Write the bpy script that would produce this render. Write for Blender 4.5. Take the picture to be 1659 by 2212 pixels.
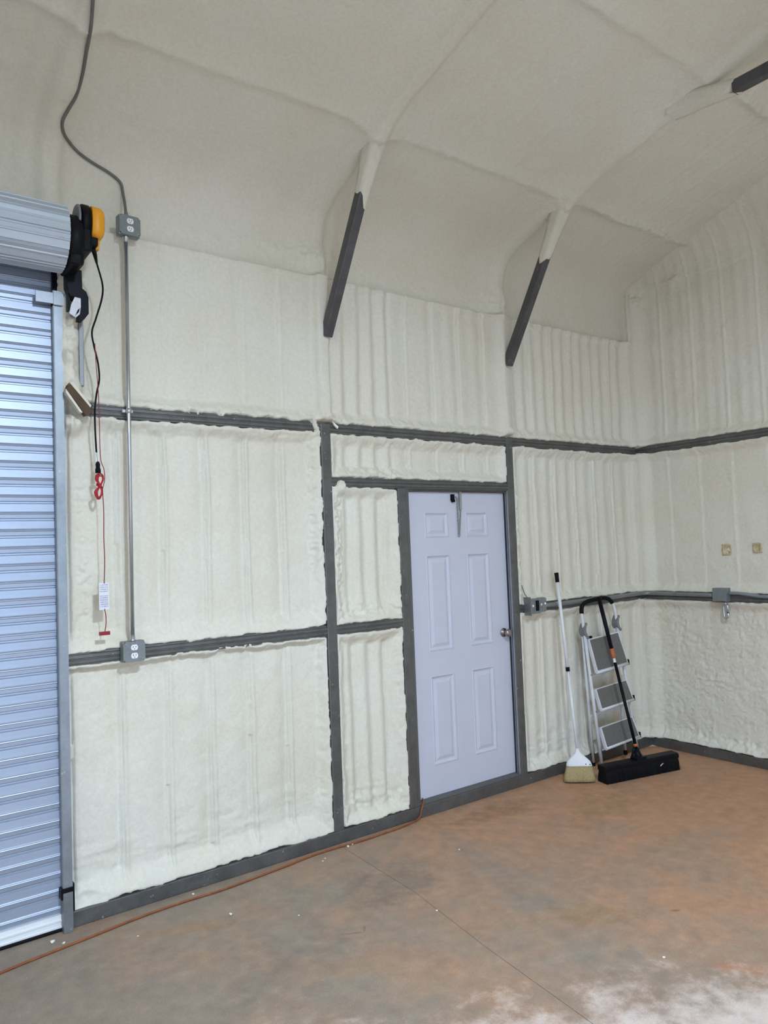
import bpy, bmesh, math, random
import numpy as np
from mathutils import Vector, Matrix

for o in list(bpy.data.objects):
    bpy.data.objects.remove(o, do_unlink=True)
SC = bpy.context.scene
COL = SC.collection
random.seed(7)

# ------------------------------------------------------------------ camera
CAM = Vector((-3.0918, -3.8855, 1.7522))
YAW, PITCH, ROLL = math.radians(36.4738), math.radians(2.7392), math.radians(-2.202)
FPX = 1621.78


def cam_axes():
    cy, sy, cp, sp = math.cos(YAW), math.sin(YAW), math.cos(PITCH), math.sin(PITCH)
    f = Vector((sy * cp, cy * cp, sp))
    r = Vector((cy, -sy, 0))
    u = r.cross(f)
    cr, sr = math.cos(ROLL), math.sin(ROLL)
    return cr * r + sr * u, -sr * r + cr * u, f


cd = bpy.data.cameras.new('camera')
cam = bpy.data.objects.new('camera', cd)
COL.objects.link(cam)
r_, u_, f_ = cam_axes()
cam.matrix_world = Matrix(((r_.x, u_.x, -f_.x, CAM.x), (r_.y, u_.y, -f_.y, CAM.y),
                           (r_.z, u_.z, -f_.z, CAM.z), (0, 0, 0, 1)))
cd.sensor_fit = 'HORIZONTAL'
cd.sensor_width = 36
cd.lens = 36 * FPX / 1659
cd.clip_start = 0.02
SC.camera = cam

# ------------------------------------------------------------------ world, exposure
w = bpy.data.worlds.new('world')
SC.world = w
w.use_nodes = True
w.node_tree.nodes['Background'].inputs[0].default_value = (0.52, 0.72, 1.0, 1)
w.node_tree.nodes['Background'].inputs[1].default_value = 8.0
SC.view_settings.view_transform = 'Standard'
SC.view_settings.look = 'None'
SC.view_settings.gamma = 1
SC.view_settings.use_curve_mapping = False
SC.view_settings.exposure = -0.05
SC.cycles.use_adaptive_sampling = True
SC.cycles.adaptive_threshold = 0.08
SC.cycles.use_denoising = True
SC.cycles.caustics_reflective = False
SC.cycles.caustics_refractive = False
SC.cycles.max_bounces = 6
LAMP_COLOUR = (0.715, 0.845, 1.0)
# x, y, z, watts: the high-bay lamps under the ridge
LAMPS = [(-2.0, -4.4, 4.10, 265), (-5.2, -4.4, 4.10, 64), (-8.4, -4.4, 4.10, 42)]

# ------------------------------------------------------------------ building sizes
XR = 2.51          # gable wall on the right
XL = -9.7          # gable wall on the left
YF = -9.1          # eave wall behind the camera
YRIDGE = -4.55
SLOPE = 0.25
Z_EAVE = 3.955     # roof foam height above the door wall (y = 0)
FRAMES = (-5.32, -3.76, -2.2, -0.643, 0.95)   # steel bows along the wall
OPEN_X0, OPEN_X1 = -4.4, -1.1   # open roll-up doorway in the wall behind the camera
PURLINS = (-0.62, -1.69, -2.75, -3.8)


# ------------------------------------------------------------------ materials
def nodes(name):
    m = bpy.data.materials.new(name)
    m.use_nodes = True
    nt = m.node_tree
    return m, nt, nt.nodes['Principled BSDF']


def N(nt, kind, **kw):
    n = nt.nodes.new(kind)
    for k, v in kw.items():
        if k in n.inputs:
            n.inputs[k].default_value = v
        else:
            setattr(n, k, v)
    return n


def coords(nt, scale=(1, 1, 1)):
    tc = N(nt, 'ShaderNodeTexCoord')
    mp = N(nt, 'ShaderNodeMapping')
    mp.inputs['Scale'].default_value = scale
    nt.links.new(tc.outputs['Object'], mp.inputs['Vector'])
    return mp.outputs['Vector']


def noise(nt, vec, scale, detail=3, rough=0.5):
    n = N(nt, 'ShaderNodeTexNoise')
    n.inputs['Scale'].default_value = scale
    n.inputs['Detail'].default_value = detail
    n.inputs['Roughness'].default_value = rough
    nt.links.new(vec, n.inputs['Vector'])
    return n.outputs['Fac']


def ramp(nt, fac, stops):
    r = N(nt, 'ShaderNodeValToRGB')
    e = r.color_ramp.elements
    while len(e) < len(stops):
        e.new(0.5)
    for i, (p, c) in enumerate(stops):
        e[i].position = p
        e[i].color = tuple(c) + (1,) if len(c) == 3 else c
    nt.links.new(fac, r.inputs['Fac'])
    return r.outputs['Color']


def mix(nt, fac, a, b, blend='MIX'):
    n = N(nt, 'ShaderNodeMix')
    n.data_type = 'RGBA'
    n.blend_type = blend
    for key, v in (('Factor', fac), ('A', a), ('B', b)):
        s = [i for i in n.inputs if i.name == key and (i.type == ('VALUE' if key == 'Factor' else 'RGBA'))][0]
        if isinstance(v, (int, float)):
            s.default_value = v
        elif isinstance(v, tuple):
            s.default_value = v + (1,) if len(v) == 3 else v
        else:
            nt.links.new(v, s)
    return [o for o in n.outputs if o.type == 'RGBA'][0]


def math_(nt, op, a, b=None, c=None, clamp=False):
    n = N(nt, 'ShaderNodeMath')
    n.operation = op
    n.use_clamp = clamp
    for i, v in enumerate((a, b, c)):
        if v is None:
            continue
        if isinstance(v, (int, float)):
            n.inputs[i].default_value = v
        else:
            nt.links.new(v, n.inputs[i])
    return n.outputs[0]


def bump(nt, b, fac, strength, dist):
    n = N(nt, 'ShaderNodeBump')
    n.inputs['Strength'].default_value = strength
    n.inputs['Distance'].default_value = dist
    nt.links.new(fac, n.inputs['Height'])
    nt.links.new(n.outputs['Normal'], b.inputs['Normal'])


def mat(name, col, rough=0.5, metal=0.0, var=0.12, vscale=20, bstr=0.0, bscale=200, stretch=(1, 1, 1)):
    m, nt, b = nodes(name)
    v = coords(nt, stretch)
    n = noise(nt, v, vscale, 4, 0.6)
    lo = tuple(max(0, c * (1 - var)) for c in col)
    hi = tuple(min(1, c * (1 + var)) for c in col)
    nt.links.new(ramp(nt, n, [(0.3, lo), (0.7, hi)]), b.inputs['Base Color'])
    b.inputs['Roughness'].default_value = rough
    b.inputs['Metallic'].default_value = metal
    if bstr:
        bump(nt, b, noise(nt, v, bscale, 3), bstr, 0.002)
    return m


def matte(m, spec):
    m.node_tree.nodes['Principled BSDF'].inputs['Specular IOR Level'].default_value = spec
    return m


def foam_mat(name):
    m, nt, b = nodes(name)
    v = coords(nt)
    big = noise(nt, v, 1.1, 2, 0.6)
    c1 = ramp(nt, big, [(0.30, (0.735, 0.690, 0.570)), (0.55, (0.765, 0.732, 0.638)), (0.75, (0.785, 0.762, 0.685))])
    med = noise(nt, v, 60, 1, 0.6)
    c2 = mix(nt, 0.10, c1, ramp(nt, med, [(0.35, (0.52, 0.49, 0.38)), (0.65, (0.9, 0.9, 0.84))]))
    nt.links.new(c2, b.inputs['Base Color'])
    b.inputs['Roughness'].default_value = 0.62
    b.inputs['Specular IOR Level'].default_value = 0.25
    h1 = noise(nt, v, 95, 2, 0.55)
    h2 = noise(nt, v, 26, 1, 0.55)
    h = math_(nt, 'MULTIPLY_ADD', h2, 2.2, h1)
    bump(nt, b, h, 0.45, 0.0035)
    return m


def steel_mat(name, col, var=0.28, rough=0.46, metal=0.55):
    m, nt, b = nodes(name)
    v = coords(nt)
    n1 = noise(nt, v, 9, 6, 0.65)
    n2 = noise(nt, v, 70, 3, 0.6)
    lo = tuple(c * (1 - var) for c in col)
    hi = tuple(c * (1 + var) for c in col)
    c1 = ramp(nt, n1, [(0.3, lo), (0.7, hi)])
    c2 = mix(nt, 0.25, c1, ramp(nt, n2, [(0.35, lo), (0.7, hi)]), 'MIX')
    # specks of overspray
    sp = noise(nt, v, 42, 2, 0.5)
    k = ramp(nt, sp, [(0.715, (0, 0, 0)), (0.76, (1, 1, 1))])
    c3 = mix(nt, math_(nt, 'MULTIPLY', k, 0.55), c2, (0.6, 0.59, 0.53))
    nt.links.new(c3, b.inputs['Base Color'])
    b.inputs['Metallic'].default_value = metal
    nt.links.new(ramp(nt, n1, [(0.3, (rough - .08,) * 3), (0.7, (rough + .1,) * 3)]), b.inputs['Roughness'])
    return m


def floor_mat(name):
    m, nt, b = nodes(name)
    v = coords(nt)
    sep = N(nt, 'ShaderNodeSeparateXYZ')
    nt.links.new(v, sep.inputs[0])
    X, Y = sep.outputs[0], sep.outputs[1]
    n1 = noise(nt, v, 1.15, 6, 0.62)
    n2 = noise(nt, v, 3.4, 5, 0.6)
    n3 = noise(nt, v, 14, 4, 0.6)
    taupe = (0.322, 0.258, 0.202)
    clay = (0.485, 0.278, 0.168)
    pale = (0.72, 0.625, 0.585)
    # more clay dust towards the gable wall, greyer towards the roll-up door
    t = math_(nt, 'MULTIPLY_ADD', X, 0.11, n1)
    t = math_(nt, 'MULTIPLY_ADD', n2, 0.45, t)
    c = mix(nt, ramp(nt, math_(nt, 'SUBTRACT', t, 0.0), [(0.50, (0, 0, 0)), (0.86, (1, 1, 1))]), taupe, clay)
    # swept, paler concrete away from the door wall, with a ragged edge
    e = math_(nt, 'MULTIPLY_ADD', X, 0.48, Y)
    e = math_(nt, 'ADD', e, 2.25)
    e = math_(nt, 'MULTIPLY', e, -1.0)
    n4 = noise(nt, v, 7.5, 6, 0.65)
    e = math_(nt, 'ADD', e, math_(nt, 'MULTIPLY_ADD', n2, 0.75, -0.40))
    e = math_(nt, 'ADD', e, math_(nt, 'MULTIPLY_ADD', n4, 0.85, -0.425))
    e = math_(nt, 'ADD', e, math_(nt, 'MULTIPLY_ADD', n3, 0.30, -0.15))
    pm = N(nt, 'ShaderNodeMapRange')
    pm.interpolation_type = 'SMOOTHSTEP'
    nt.links.new(e, pm.inputs['Value'])
    pm.inputs['From Min'].default_value = -0.12
    pm.inputs['From Max'].default_value = 0.34
    c = mix(nt, math_(nt, 'MULTIPLY', pm.outputs[0], 0.72), c, pale)

    def spot(cx, cy, rx, ry, ang, col, amt):
        nonlocal c
        ca, sa = math.cos(ang), math.sin(ang)
        dx = math_(nt, 'SUBTRACT', X, cx)
        dy = math_(nt, 'SUBTRACT', Y, cy)
        a = math_(nt, 'MULTIPLY_ADD', dx, ca / rx, math_(nt, 'MULTIPLY', dy, sa / rx))
        bq = math_(nt, 'MULTIPLY_ADD', dx, -sa / ry, math_(nt, 'MULTIPLY', dy, ca / ry))
        d = math_(nt, 'ADD', math_(nt, 'MULTIPLY', a, a), math_(nt, 'MULTIPLY', bq, bq))
        d = math_(nt, 'MULTIPLY_ADD', n4, 2.4, math_(nt, 'ADD', d, -1.2))
        d = math_(nt, 'MULTIPLY_ADD', n3, 1.2, math_(nt, 'ADD', d, -0.6))
        mr = N(nt, 'ShaderNodeMapRange')
        mr.interpolation_type = 'SMOOTHSTEP'
        nt.links.new(d, mr.inputs['Value'])
        mr.inputs['From Min'].default_value = 1.25
        mr.inputs['From Max'].default_value = -0.35
        mr.inputs['To Min'].default_value = 0
        mr.inputs['To Max'].default_value = amt
        c = mix(nt, mr.outputs[0], c, col)

    brown = (0.33, 0.175, 0.085)
    spot(0.42, -0.25, 0.42, 0.14, 0.0, brown, 0.75)
    spot(1.0, -0.62, 0.5, 0.22, 0.3, (0.36, 0.22, 0.11), 0.5)
    spot(0.10, -1.75, 0.028, 0.014, -0.6, (0.33, 0.10, 0.05), 0.9)
    spot(-0.23, -1.50, 0.26, 0.12, -0.7, (0.36, 0.22, 0.11), 0.6)
    spot(-0.12, -2.20, 0.13, 0.05, -0.8, (0.46, 0.21, 0.11), 0.7)
    spot(-1.17, -0.93, 0.075, 0.010, -0.5, (0.22, 0.12, 0.08), 0.75)
    spot(-1.112, -0.93, 0.035, 0.009, 0.9, (0.22, 0.12, 0.08), 0.75)
    spot(-0.75, -0.65, 0.35, 0.25, 0.4, (0.215, 0.19, 0.155), 0.6)
    spot(-1.55, -1.0, 0.40, 0.22, 0.3, (0.26, 0.215, 0.17), 0.5)
    spot(-1.75, -0.38, 0.24, 0.07, -0.35, (0.40, 0.235, 0.13), 0.5)
    spot(-1.25, -1.20, 0.25, 0.12, -0.4, (0.42, 0.27, 0.17), 0.5)
    spot(-2.25, -0.50, 0.35, 0.16, -0.5, (0.30, 0.25, 0.20), 0.4)
    fine = noise(nt, v, 160, 3, 0.7)
    c = mix(nt, 0.55, c, ramp(nt, fine, [(0.3, (0.36, 0.36, 0.36)), (0.7, (0.64, 0.64, 0.64))]), 'OVERLAY')
    c = mix(nt, 0.5, c, ramp(nt, n3, [(0.3, (0.40, 0.41, 0.42)), (0.7, (0.60, 0.59, 0.58))]), 'OVERLAY')
    c = mix(nt, 0.55, c, ramp(nt, n4, [(0.3, (0.40, 0.41, 0.42)), (0.7, (0.60, 0.585, 0.57))]), 'OVERLAY')
    nt.links.new(c, b.inputs['Base Color'])
    nt.links.new(ramp(nt, n2, [(0.3, (0.62,) * 3), (0.7, (0.85,) * 3)]), b.inputs['Roughness'])
    b.inputs['Specular IOR Level'].default_value = 0.3
    bump(nt, b, math_(nt, 'MULTIPLY_ADD', fine, 0.4, n3), 0.12, 0.003)
    return m


M = {}
M['foam'] = foam_mat('spray foam')
M['foam_tan'] = mat('aged foam', (0.56, 0.47, 0.28), 0.8, var=0.25, vscale=60, bstr=0.6, bscale=90)
M['foam_white'] = mat('foam crumb', (0.86, 0.85, 0.80), 0.7, var=0.05)
M['steel'] = steel_mat('galvanized framing', (0.145, 0.146, 0.142))
M['steel_dark'] = steel_mat('dull galvanized tube', (0.105, 0.102, 0.112), 0.3, 0.42)
M['zinc'] = steel_mat('bright galvanized guide', (0.30, 0.335, 0.375), 0.16, 0.40, 0.6)
M['zinc_dull'] = steel_mat('weathered galvanized guide', (0.26, 0.27, 0.285), 0.16, 0.45, 0.6)
M['curtain'] = mat('galvalume curtain', (0.385, 0.445, 0.56), 0.40, 0.5, 0.05, 30, stretch=(0.1, 1, 1))
M['coil'] = mat('galvalume coil', (0.47, 0.52, 0.58), 0.55, 0.35, 0.05, 30, stretch=(0.1, 1, 1))
M['alu'] = mat('mill aluminium', (0.90, 0.93, 0.96), 0.45, 0.2, 0.05, 40, stretch=(0.05, 1, 1))
M['emt'] = mat('conduit steel', (0.56, 0.60, 0.64), 0.28, 0.9, 0.06, 15)
M['flex'] = mat('grey flexible cable', (0.17, 0.165, 0.15), 0.6, 0.2, 0.1)
M['box_grey'] = mat('grey cast box', (0.22, 0.245, 0.255), 0.5, 0.35, 0.12, 40, 0.15)
M['white_pl'] = mat('white plastic', (0.80, 0.82, 0.85), 0.4, 0, 0.03)
M['recept'] = mat('white receptacle', (0.85, 0.86, 0.87), 0.35, 0, 0.02)
M['slot'] = mat('dark slot', (0.02, 0.02, 0.022), 0.6)
M['black'] = mat('black painted metal', (0.006, 0.006, 0.008), 0.45, 0, 0.2)
M['black_r'] = mat('black rubber', (0.008, 0.008, 0.010), 0.7, 0, 0.2)
M['navy'] = mat('blue black enamel', (0.006, 0.007, 0.013), 0.4, 0, 0.2)
for _k in ('black', 'black_r', 'navy'):
    matte(M[_k], 0.12)
M['yellow'] = mat('yellow plastic cover', (0.80, 0.34, 0.012), 0.45, 0, 0.04)
M['grey_pl'] = mat('grey plastic', (0.20, 0.20, 0.215), 0.5, 0, 0.08)
M['red'] = mat('red cord', (0.42, 0.012, 0.014), 0.55, 0, 0.15, 60)
M['red_dark'] = mat('dark red plastic', (0.27, 0.008, 0.016), 0.4, 0, 0.08)
M['red_cord'] = mat('brown red cord', (0.25, 0.035, 0.035), 0.6, 0, 0.15, 60)
M['orange_cord'] = mat('orange extension cord', (0.27, 0.080, 0.024), 0.6, 0, 0.25, 30)
M['orange'] = mat('orange plastic', (0.50, 0.15, 0.05), 0.5, 0, 0.06)
M['door'] = mat('white door paint', (0.600, 0.615, 0.715), 0.45, 0, 0.02, 6, 0.06, 350)
M['frame'] = steel_mat('door frame paint', (0.135, 0.135, 0.13), 0.15, 0.45, 0.3)
M['frame_lt'] = mat('pale frame edge', (0.34, 0.36, 0.40), 0.4, 0.4, 0.06)
M['nickel'] = mat('satin nickel', (0.36, 0.34, 0.33), 0.28, 0.95, 0.06)
M['chain'] = mat('dull chain', (0.42, 0.43, 0.42), 0.4, 0.7, 0.1)
M['wood'] = mat('weathered wood', (0.075, 0.044, 0.025), 0.8, 0, 0.45, 14, 0.5, 60, (1, 1, 0.12))
M['ladder_w'] = mat('white ladder paint', (0.70, 0.71, 0.74), 0.4, 0, 0.05)
M['mat_grey'] = mat('grey step mat', (0.150, 0.142, 0.130), 0.85, 0, 0.15, 90, 0.3)
M['straw'] = mat('broom corn', (0.40, 0.32, 0.155), 0.85, 0, 0.4, 60, 0.5, 150, (6, 6, 0.5))
M['floor'] = floor_mat('dusty concrete')
M['joint'] = mat('dark joint strip', (0.19, 0.155, 0.125), 0.9)  # dark brown strip set into the sawn floor joint
M['lampbody'] = mat('black lamp body', (0.03, 0.03, 0.03), 0.5, 0.5)


def lens_mat():
    m, nt, b = nodes('lamp lens')
    b.inputs['Base Color'].default_value = (0.9, 0.9, 0.9, 1)
    b.inputs['Emission Color'].default_value = LAMP_COLOUR + (1,)
    b.inputs['Emission Strength'].default_value = 25
    return m


def tag_mat():
    """white card with rows of small blurred grey-violet print"""
    m, nt, b = nodes('printed tag')
    v = coords(nt)
    sep = N(nt, 'ShaderNodeSeparateXYZ')
    nt.links.new(v, sep.inputs[0])
    x, z = sep.outputs[0], sep.outputs[2]
    row = math_(nt, 'FRACT', math_(nt, 'MULTIPLY', z, 1 / 0.0105))
    row = math_(nt, 'LESS_THAN', row, 0.55)
    words = noise(nt, coords(nt, (150, 1, 95)), 1.0, 1)
    words = math_(nt, 'GREATER_THAN', words, 0.42)
    inside = math_(nt, 'LESS_THAN', math_(nt, 'ABSOLUTE', x), 0.021)
    up = math_(nt, 'MULTIPLY', math_(nt, 'GREATER_THAN', z, 0.021), math_(nt, 'LESS_THAN', z, 0.058))
    dn = math_(nt, 'MULTIPLY', math_(nt, 'GREATER_THAN', z, -0.055), math_(nt, 'LESS_THAN', z, 0.004))
    zone = math_(nt, 'ADD', up, dn)
    k = math_(nt, 'MULTIPLY', math_(nt, 'MULTIPLY', row, words), math_(nt, 'MULTIPLY', inside, zone))
    pict = math_(nt, 'MULTIPLY', dn, inside)
    c = mix(nt, math_(nt, 'MULTIPLY', pict, 0.22), (0.78, 0.78, 0.84), (0.40, 0.40, 0.55))
    c = mix(nt, math_(nt, 'MULTIPLY', k, 0.75), c, (0.36, 0.36, 0.50))
    nt.links.new(c, b.inputs['Base Color'])
    b.inputs['Roughness'].default_value = 0.5
    return m


M['lens'] = lens_mat()
M['tag'] = tag_mat()


# ------------------------------------------------------------------ mesh helpers
class MB:
    def __init__(s):
        s.v, s.f, s.sm = [], [], []

    def add(s, vs, fs, smooth=False, mtx=None):
        o = len(s.v)
        for p in vs:
            p = Vector(p)
            s.v.append(tuple(mtx @ p if mtx is not None else p))
        for f in fs:
            s.f.append([o + i for i in f])
            s.sm.append(smooth)
        return s

    def box(s, x0, x1, y0, y1, z0, z1, bev=0.0, mtx=None):
        x0, x1 = sorted((x0, x1)); y0, y1 = sorted((y0, y1)); z0, z1 = sorted((z0, z1))
        bm = bmesh.new()
        bmesh.ops.create_cube(bm, size=1)
        for v in bm.verts:
            v.co = Vector(((x0 + x1) / 2 + v.co.x * (x1 - x0), (y0 + y1) / 2 + v.co.y * (y1 - y0),
                           (z0 + z1) / 2 + v.co.z * (z1 - z0)))
        if bev > 0:
            bmesh.ops.bevel(bm, geom=list(bm.edges), offset=bev, segments=2, affect='EDGES', profile=0.6)
        bm.verts.index_update()
        s.add([v.co for v in bm.verts], [[v.index for v in f.verts] for f in bm.faces], False, mtx)
        bm.free()
        return s

    def tube(s, pts, r, n=10, caps=True, smooth=True, mtx=None):
        """round tube through points; r is a number or a list"""
        P = [Vector(p) for p in pts]
        R = r if isinstance(r, (list, tuple)) else [r] * len(P)
        vs, fs = [], []
        t0 = (P[1] - P[0]).normalized()
        up = Vector((0, 0, 1)) if abs(t0.z) < 0.9 else Vector((1, 0, 0))
        a = t0.cross(up).normalized()
        for i, p in enumerate(P):
            t = (P[min(i + 1, len(P) - 1)] - P[max(i - 1, 0)])
            t = t.normalized() if t.length > 1e-9 else t0
            a = (a - t * a.dot(t))
            a = a.normalized() if a.length > 1e-6 else t.orthogonal().normalized()
            b = t.cross(a)
            for k in range(n):
                q = 2 * math.pi * k / n
                vs.append(p + (a * math.cos(q) + b * math.sin(q)) * R[i])
        for i in range(len(P) - 1):
            for k in range(n):
                k2 = (k + 1) % n
                fs.append([i * n + k, i * n + k2, (i + 1) * n + k2, (i + 1) * n + k])
        s.add(vs, fs, smooth, mtx)
        if caps:
            o = len(s.v) - len(vs)
            s.f.append([o + k for k in range(n)][::-1]); s.sm.append(False)
            s.f.append([o + (len(P) - 1) * n + k for k in range(n)]); s.sm.append(False)
        return s

    def prism(s, poly, axis, a0, a1, smooth=False, mtx=None):
        """2-D outline extruded along axis ('x': (y,z), 'y': (x,z), 'z': (x,y))"""
        def P(u, v, a):
            return {'x': (a, u, v), 'y': (u, a, v), 'z': (u, v, a)}[axis]
        n = len(poly)
        vs = [P(u, v, a0) for u, v in poly] + [P(u, v, a1) for u, v in poly]
        s.add(vs, [[i, (i + 1) % n, n + (i + 1) % n, n + i] for i in range(n)], smooth, mtx)
        o = len(s.v) - 2 * n
        s.f.append([o + i for i in range(n)][::-1]); s.sm.append(False)
        s.f.append([o + n + i for i in range(n)]); s.sm.append(False)
        return s

    def lathe(s, prof, origin, axis, n=20, smooth=True):
        """profile of (radius, distance) turned about axis through origin"""
        ax = Vector(axis).normalized()
        a = ax.orthogonal().normalized()
        b = ax.cross(a)
        O = Vector(origin)
        vs = []
        for r, h in prof:
            for k in range(n):
                q = 2 * math.pi * k / n
                vs.append(O + ax * h + (a * math.cos(q) + b * math.sin(q)) * r)
        fs = []
        for i in range(len(prof) - 1):
            for k in range(n):
                k2 = (k + 1) % n
                fs.append([i * n + k, i * n + k2, (i + 1) * n + k2, (i + 1) * n + k])
        s.add(vs, fs, smooth)
        o = len(s.v) - len(vs)
        s.f.append([o + k for k in range(n)][::-1]); s.sm.append(False)
        s.f.append([o + (len(prof) - 1) * n + k for k in range(n)]); s.sm.append(False)
        return s

    def mesh(s, name):
        me = bpy.data.meshes.new(name)
        me.from_pydata(s.v, [], s.f)
        me.polygons.foreach_set('use_smooth', s.sm)
        bm = bmesh.new()
        bm.from_mesh(me)
        bmesh.ops.recalc_face_normals(bm, faces=bm.faces)
        bm.to_mesh(me)
        bm.free()
        me.update()
        return me

    def build(s, name, material, parent=None, loc=None):
        """one mesh object; with a parent, world-placed geometry is moved into the parent's frame"""
        me = s.mesh(name)
        me.materials.append(M[material] if isinstance(material, str) else material)
        o = bpy.data.objects.new(name, me)
        COL.objects.link(o)
        if loc is not None:
            L = Vector(loc)
            me.transform(Matrix.Translation(-L))
            o.location = L
        if parent is not None:
            adopt(o, parent)
        return o


def wmat(o):
    m = o.matrix_basis.copy()
    p = o.parent
    if p is not None:
        m = wmat(p) @ o.matrix_parent_inverse @ m
    return m


def adopt(o, parent):
    o.parent = parent
    o.matrix_parent_inverse = wmat(parent).inverted()


def tag(o, label=None, cat=None, group=None, kind=None):
    for k, v in (('label', label), ('category', cat), ('group', group), ('kind', kind)):
        if v:
            o[k] = v
    return o


def thing(name, loc, label, cat, group=None, kind=None):
    o = bpy.data.objects.new(name, None)
    COL.objects.link(o)
    o.location = loc
    o.empty_display_size = 0.1
    return tag(o, label, cat, group, kind)


def spline(pts, per=8):
    """Catmull-Rom through points"""
    P = [Vector(p) for p in pts]
    P = [P[0] * 2 - P[1]] + P + [P[-1] * 2 - P[-2]]
    out = []
    for i in range(1, len(P) - 2):
        a, b, c, d = P[i - 1], P[i], P[i + 1], P[i + 2]
        for k in range(per):
            t = k / per
            out.append(0.5 * ((2 * b) + (c - a) * t + (2 * a - 5 * b + 4 * c - d) * t * t + (3 * b - a - 3 * c + d) * t ** 3))
    out.append(P[-2])
    return out


# ------------------------------------------------------------------ numpy noise
def vnoise(x, y, seed=0):
    xi, yi = np.floor(x).astype(np.int64), np.floor(y).astype(np.int64)
    xf, yf = x - xi, y - yi

    def h(a, b):
        n = (a * 374761393 + b * 668265263 + seed * 982451653) & 0x7fffffff
        n = ((n ^ (n >> 13)) * 1274126177) & 0x7fffffff
        n = n ^ (n >> 16)
        return (n & 0xffff) / 32767.5 - 1.0
    u = xf * xf * xf * (xf * (xf * 6 - 15) + 10)
    v = yf * yf * yf * (yf * (yf * 6 - 15) + 10)
    return (h(xi, yi) * (1 - u) + h(xi + 1, yi) * u) * (1 - v) + (h(xi, yi + 1) * (1 - u) + h(xi + 1, yi + 1) * u) * v


def fbm(x, y, scale, seed=0, octv=3):
    s, a, t = 0, 1.0, 0
    for i in range(octv):
        k = (2 ** i) / scale
        s = s + a * vnoise(x * k + 17.3 * i, y * k - 9.1 * i, seed + i)
        t += a
        a *= 0.5
    return s / t


def lumps(x, y, scale, seed=0):
    """rounded popcorn lumps, 0..1"""
    return 1 - np.abs(fbm(x, y, scale, seed, 2)) * 1.6


def sstep(a, b, x):
    t = np.clip((x - a) / (b - a), 0, 1)
    return t * t * (3 - 2 * t)


def gauss(d, s, p=2):
    return np.exp(-np.abs(d / s) ** p)


def axis_grid(dense, coarse_lo, coarse_hi, step, cstep):
    a, b = dense
    g = [np.arange(a, b, step), [b]]
    if coarse_lo is not None and coarse_lo < a:
        n = max(1, int(math.ceil((a - coarse_lo) / cstep)))
        g.insert(0, np.linspace(coarse_lo, a, n + 1)[:-1])
    if coarse_hi is not None and coarse_hi > b:
        n = max(1, int(math.ceil((coarse_hi - b) / cstep)))
        g.append(np.linspace(b, coarse_hi, n + 1)[1:])
    return np.concatenate(g)


def sheet(name, PX, PY, PZ, keep=None, material='foam', flip=False):
    """smooth quad sheet from 2-D coordinate arrays"""
    ny, nx = PX.shape
    co = np.stack([PX, PY, PZ], -1).reshape(-1, 3)
    idx = np.arange(nx * ny).reshape(ny, nx)
    q = np.stack([idx[:-1, :-1], idx[:-1, 1:], idx[1:, 1:], idx[1:, :-1]], -1)
    if flip:
        q = q[..., ::-1]
    q = q.reshape(-1, 4)
    if keep is not None:
        q = q[keep.reshape(-1)]
        used = np.zeros(len(co), bool)
        used[q.ravel()] = True
        rem = np.cumsum(used) - 1
        co = co[used]
        q = rem[q]
    me = bpy.data.meshes.new(name)
    me.vertices.add(len(co))
    me.vertices.foreach_set('co', co.astype(np.float32).ravel())
    me.loops.add(len(q) * 4)
    me.loops.foreach_set('vertex_index', q.astype(np.int32).ravel())
    me.polygons.add(len(q))
    me.polygons.foreach_set('loop_start', np.arange(0, len(q) * 4, 4, dtype=np.int32))
    me.polygons.foreach_set('loop_total', np.full(len(q), 4, dtype=np.int32))
    me.polygons.foreach_set('use_smooth', np.ones(len(q), bool))
    me.update(calc_edges=True)
    me.validate()
    me.materials.append(M[material])
    o = bpy.data.objects.new(name, me)
    COL.objects.link(o)
    return o


# ------------------------------------------------------------------ framing sizes on the door wall (x0, x1, z0, z1)
S1 = (-0.680, -0.610, 0.0, 2.53)        # stud left of the narrow bay
SDL = (-0.105, -0.037, 0.0, 2.14)       # stud on the hinge side of the door
SDR = (0.917, 0.984, 0.0, 2.53)         # stud on the knob side
GU = (-2.06, XR, 2.472, 2.536)          # upper girt
GM1 = (-2.17, S1[0], 1.232, 1.297)
GM2 = (S1[1], SDL[0], 1.232, 1.297)
GM3 = (SDR[1], XR, 1.232, 1.297)
HD = (S1[1], SDR[0], 2.139, 2.198)      # header over the door
BASE = (-2.17, XR, 0.0, 0.074)
MEMBERS = [S1, SDL, SDR, GU, GM1, GM2, GM3, HD, BASE]
RIB0, RIBP = -1.905, 0.241


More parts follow.
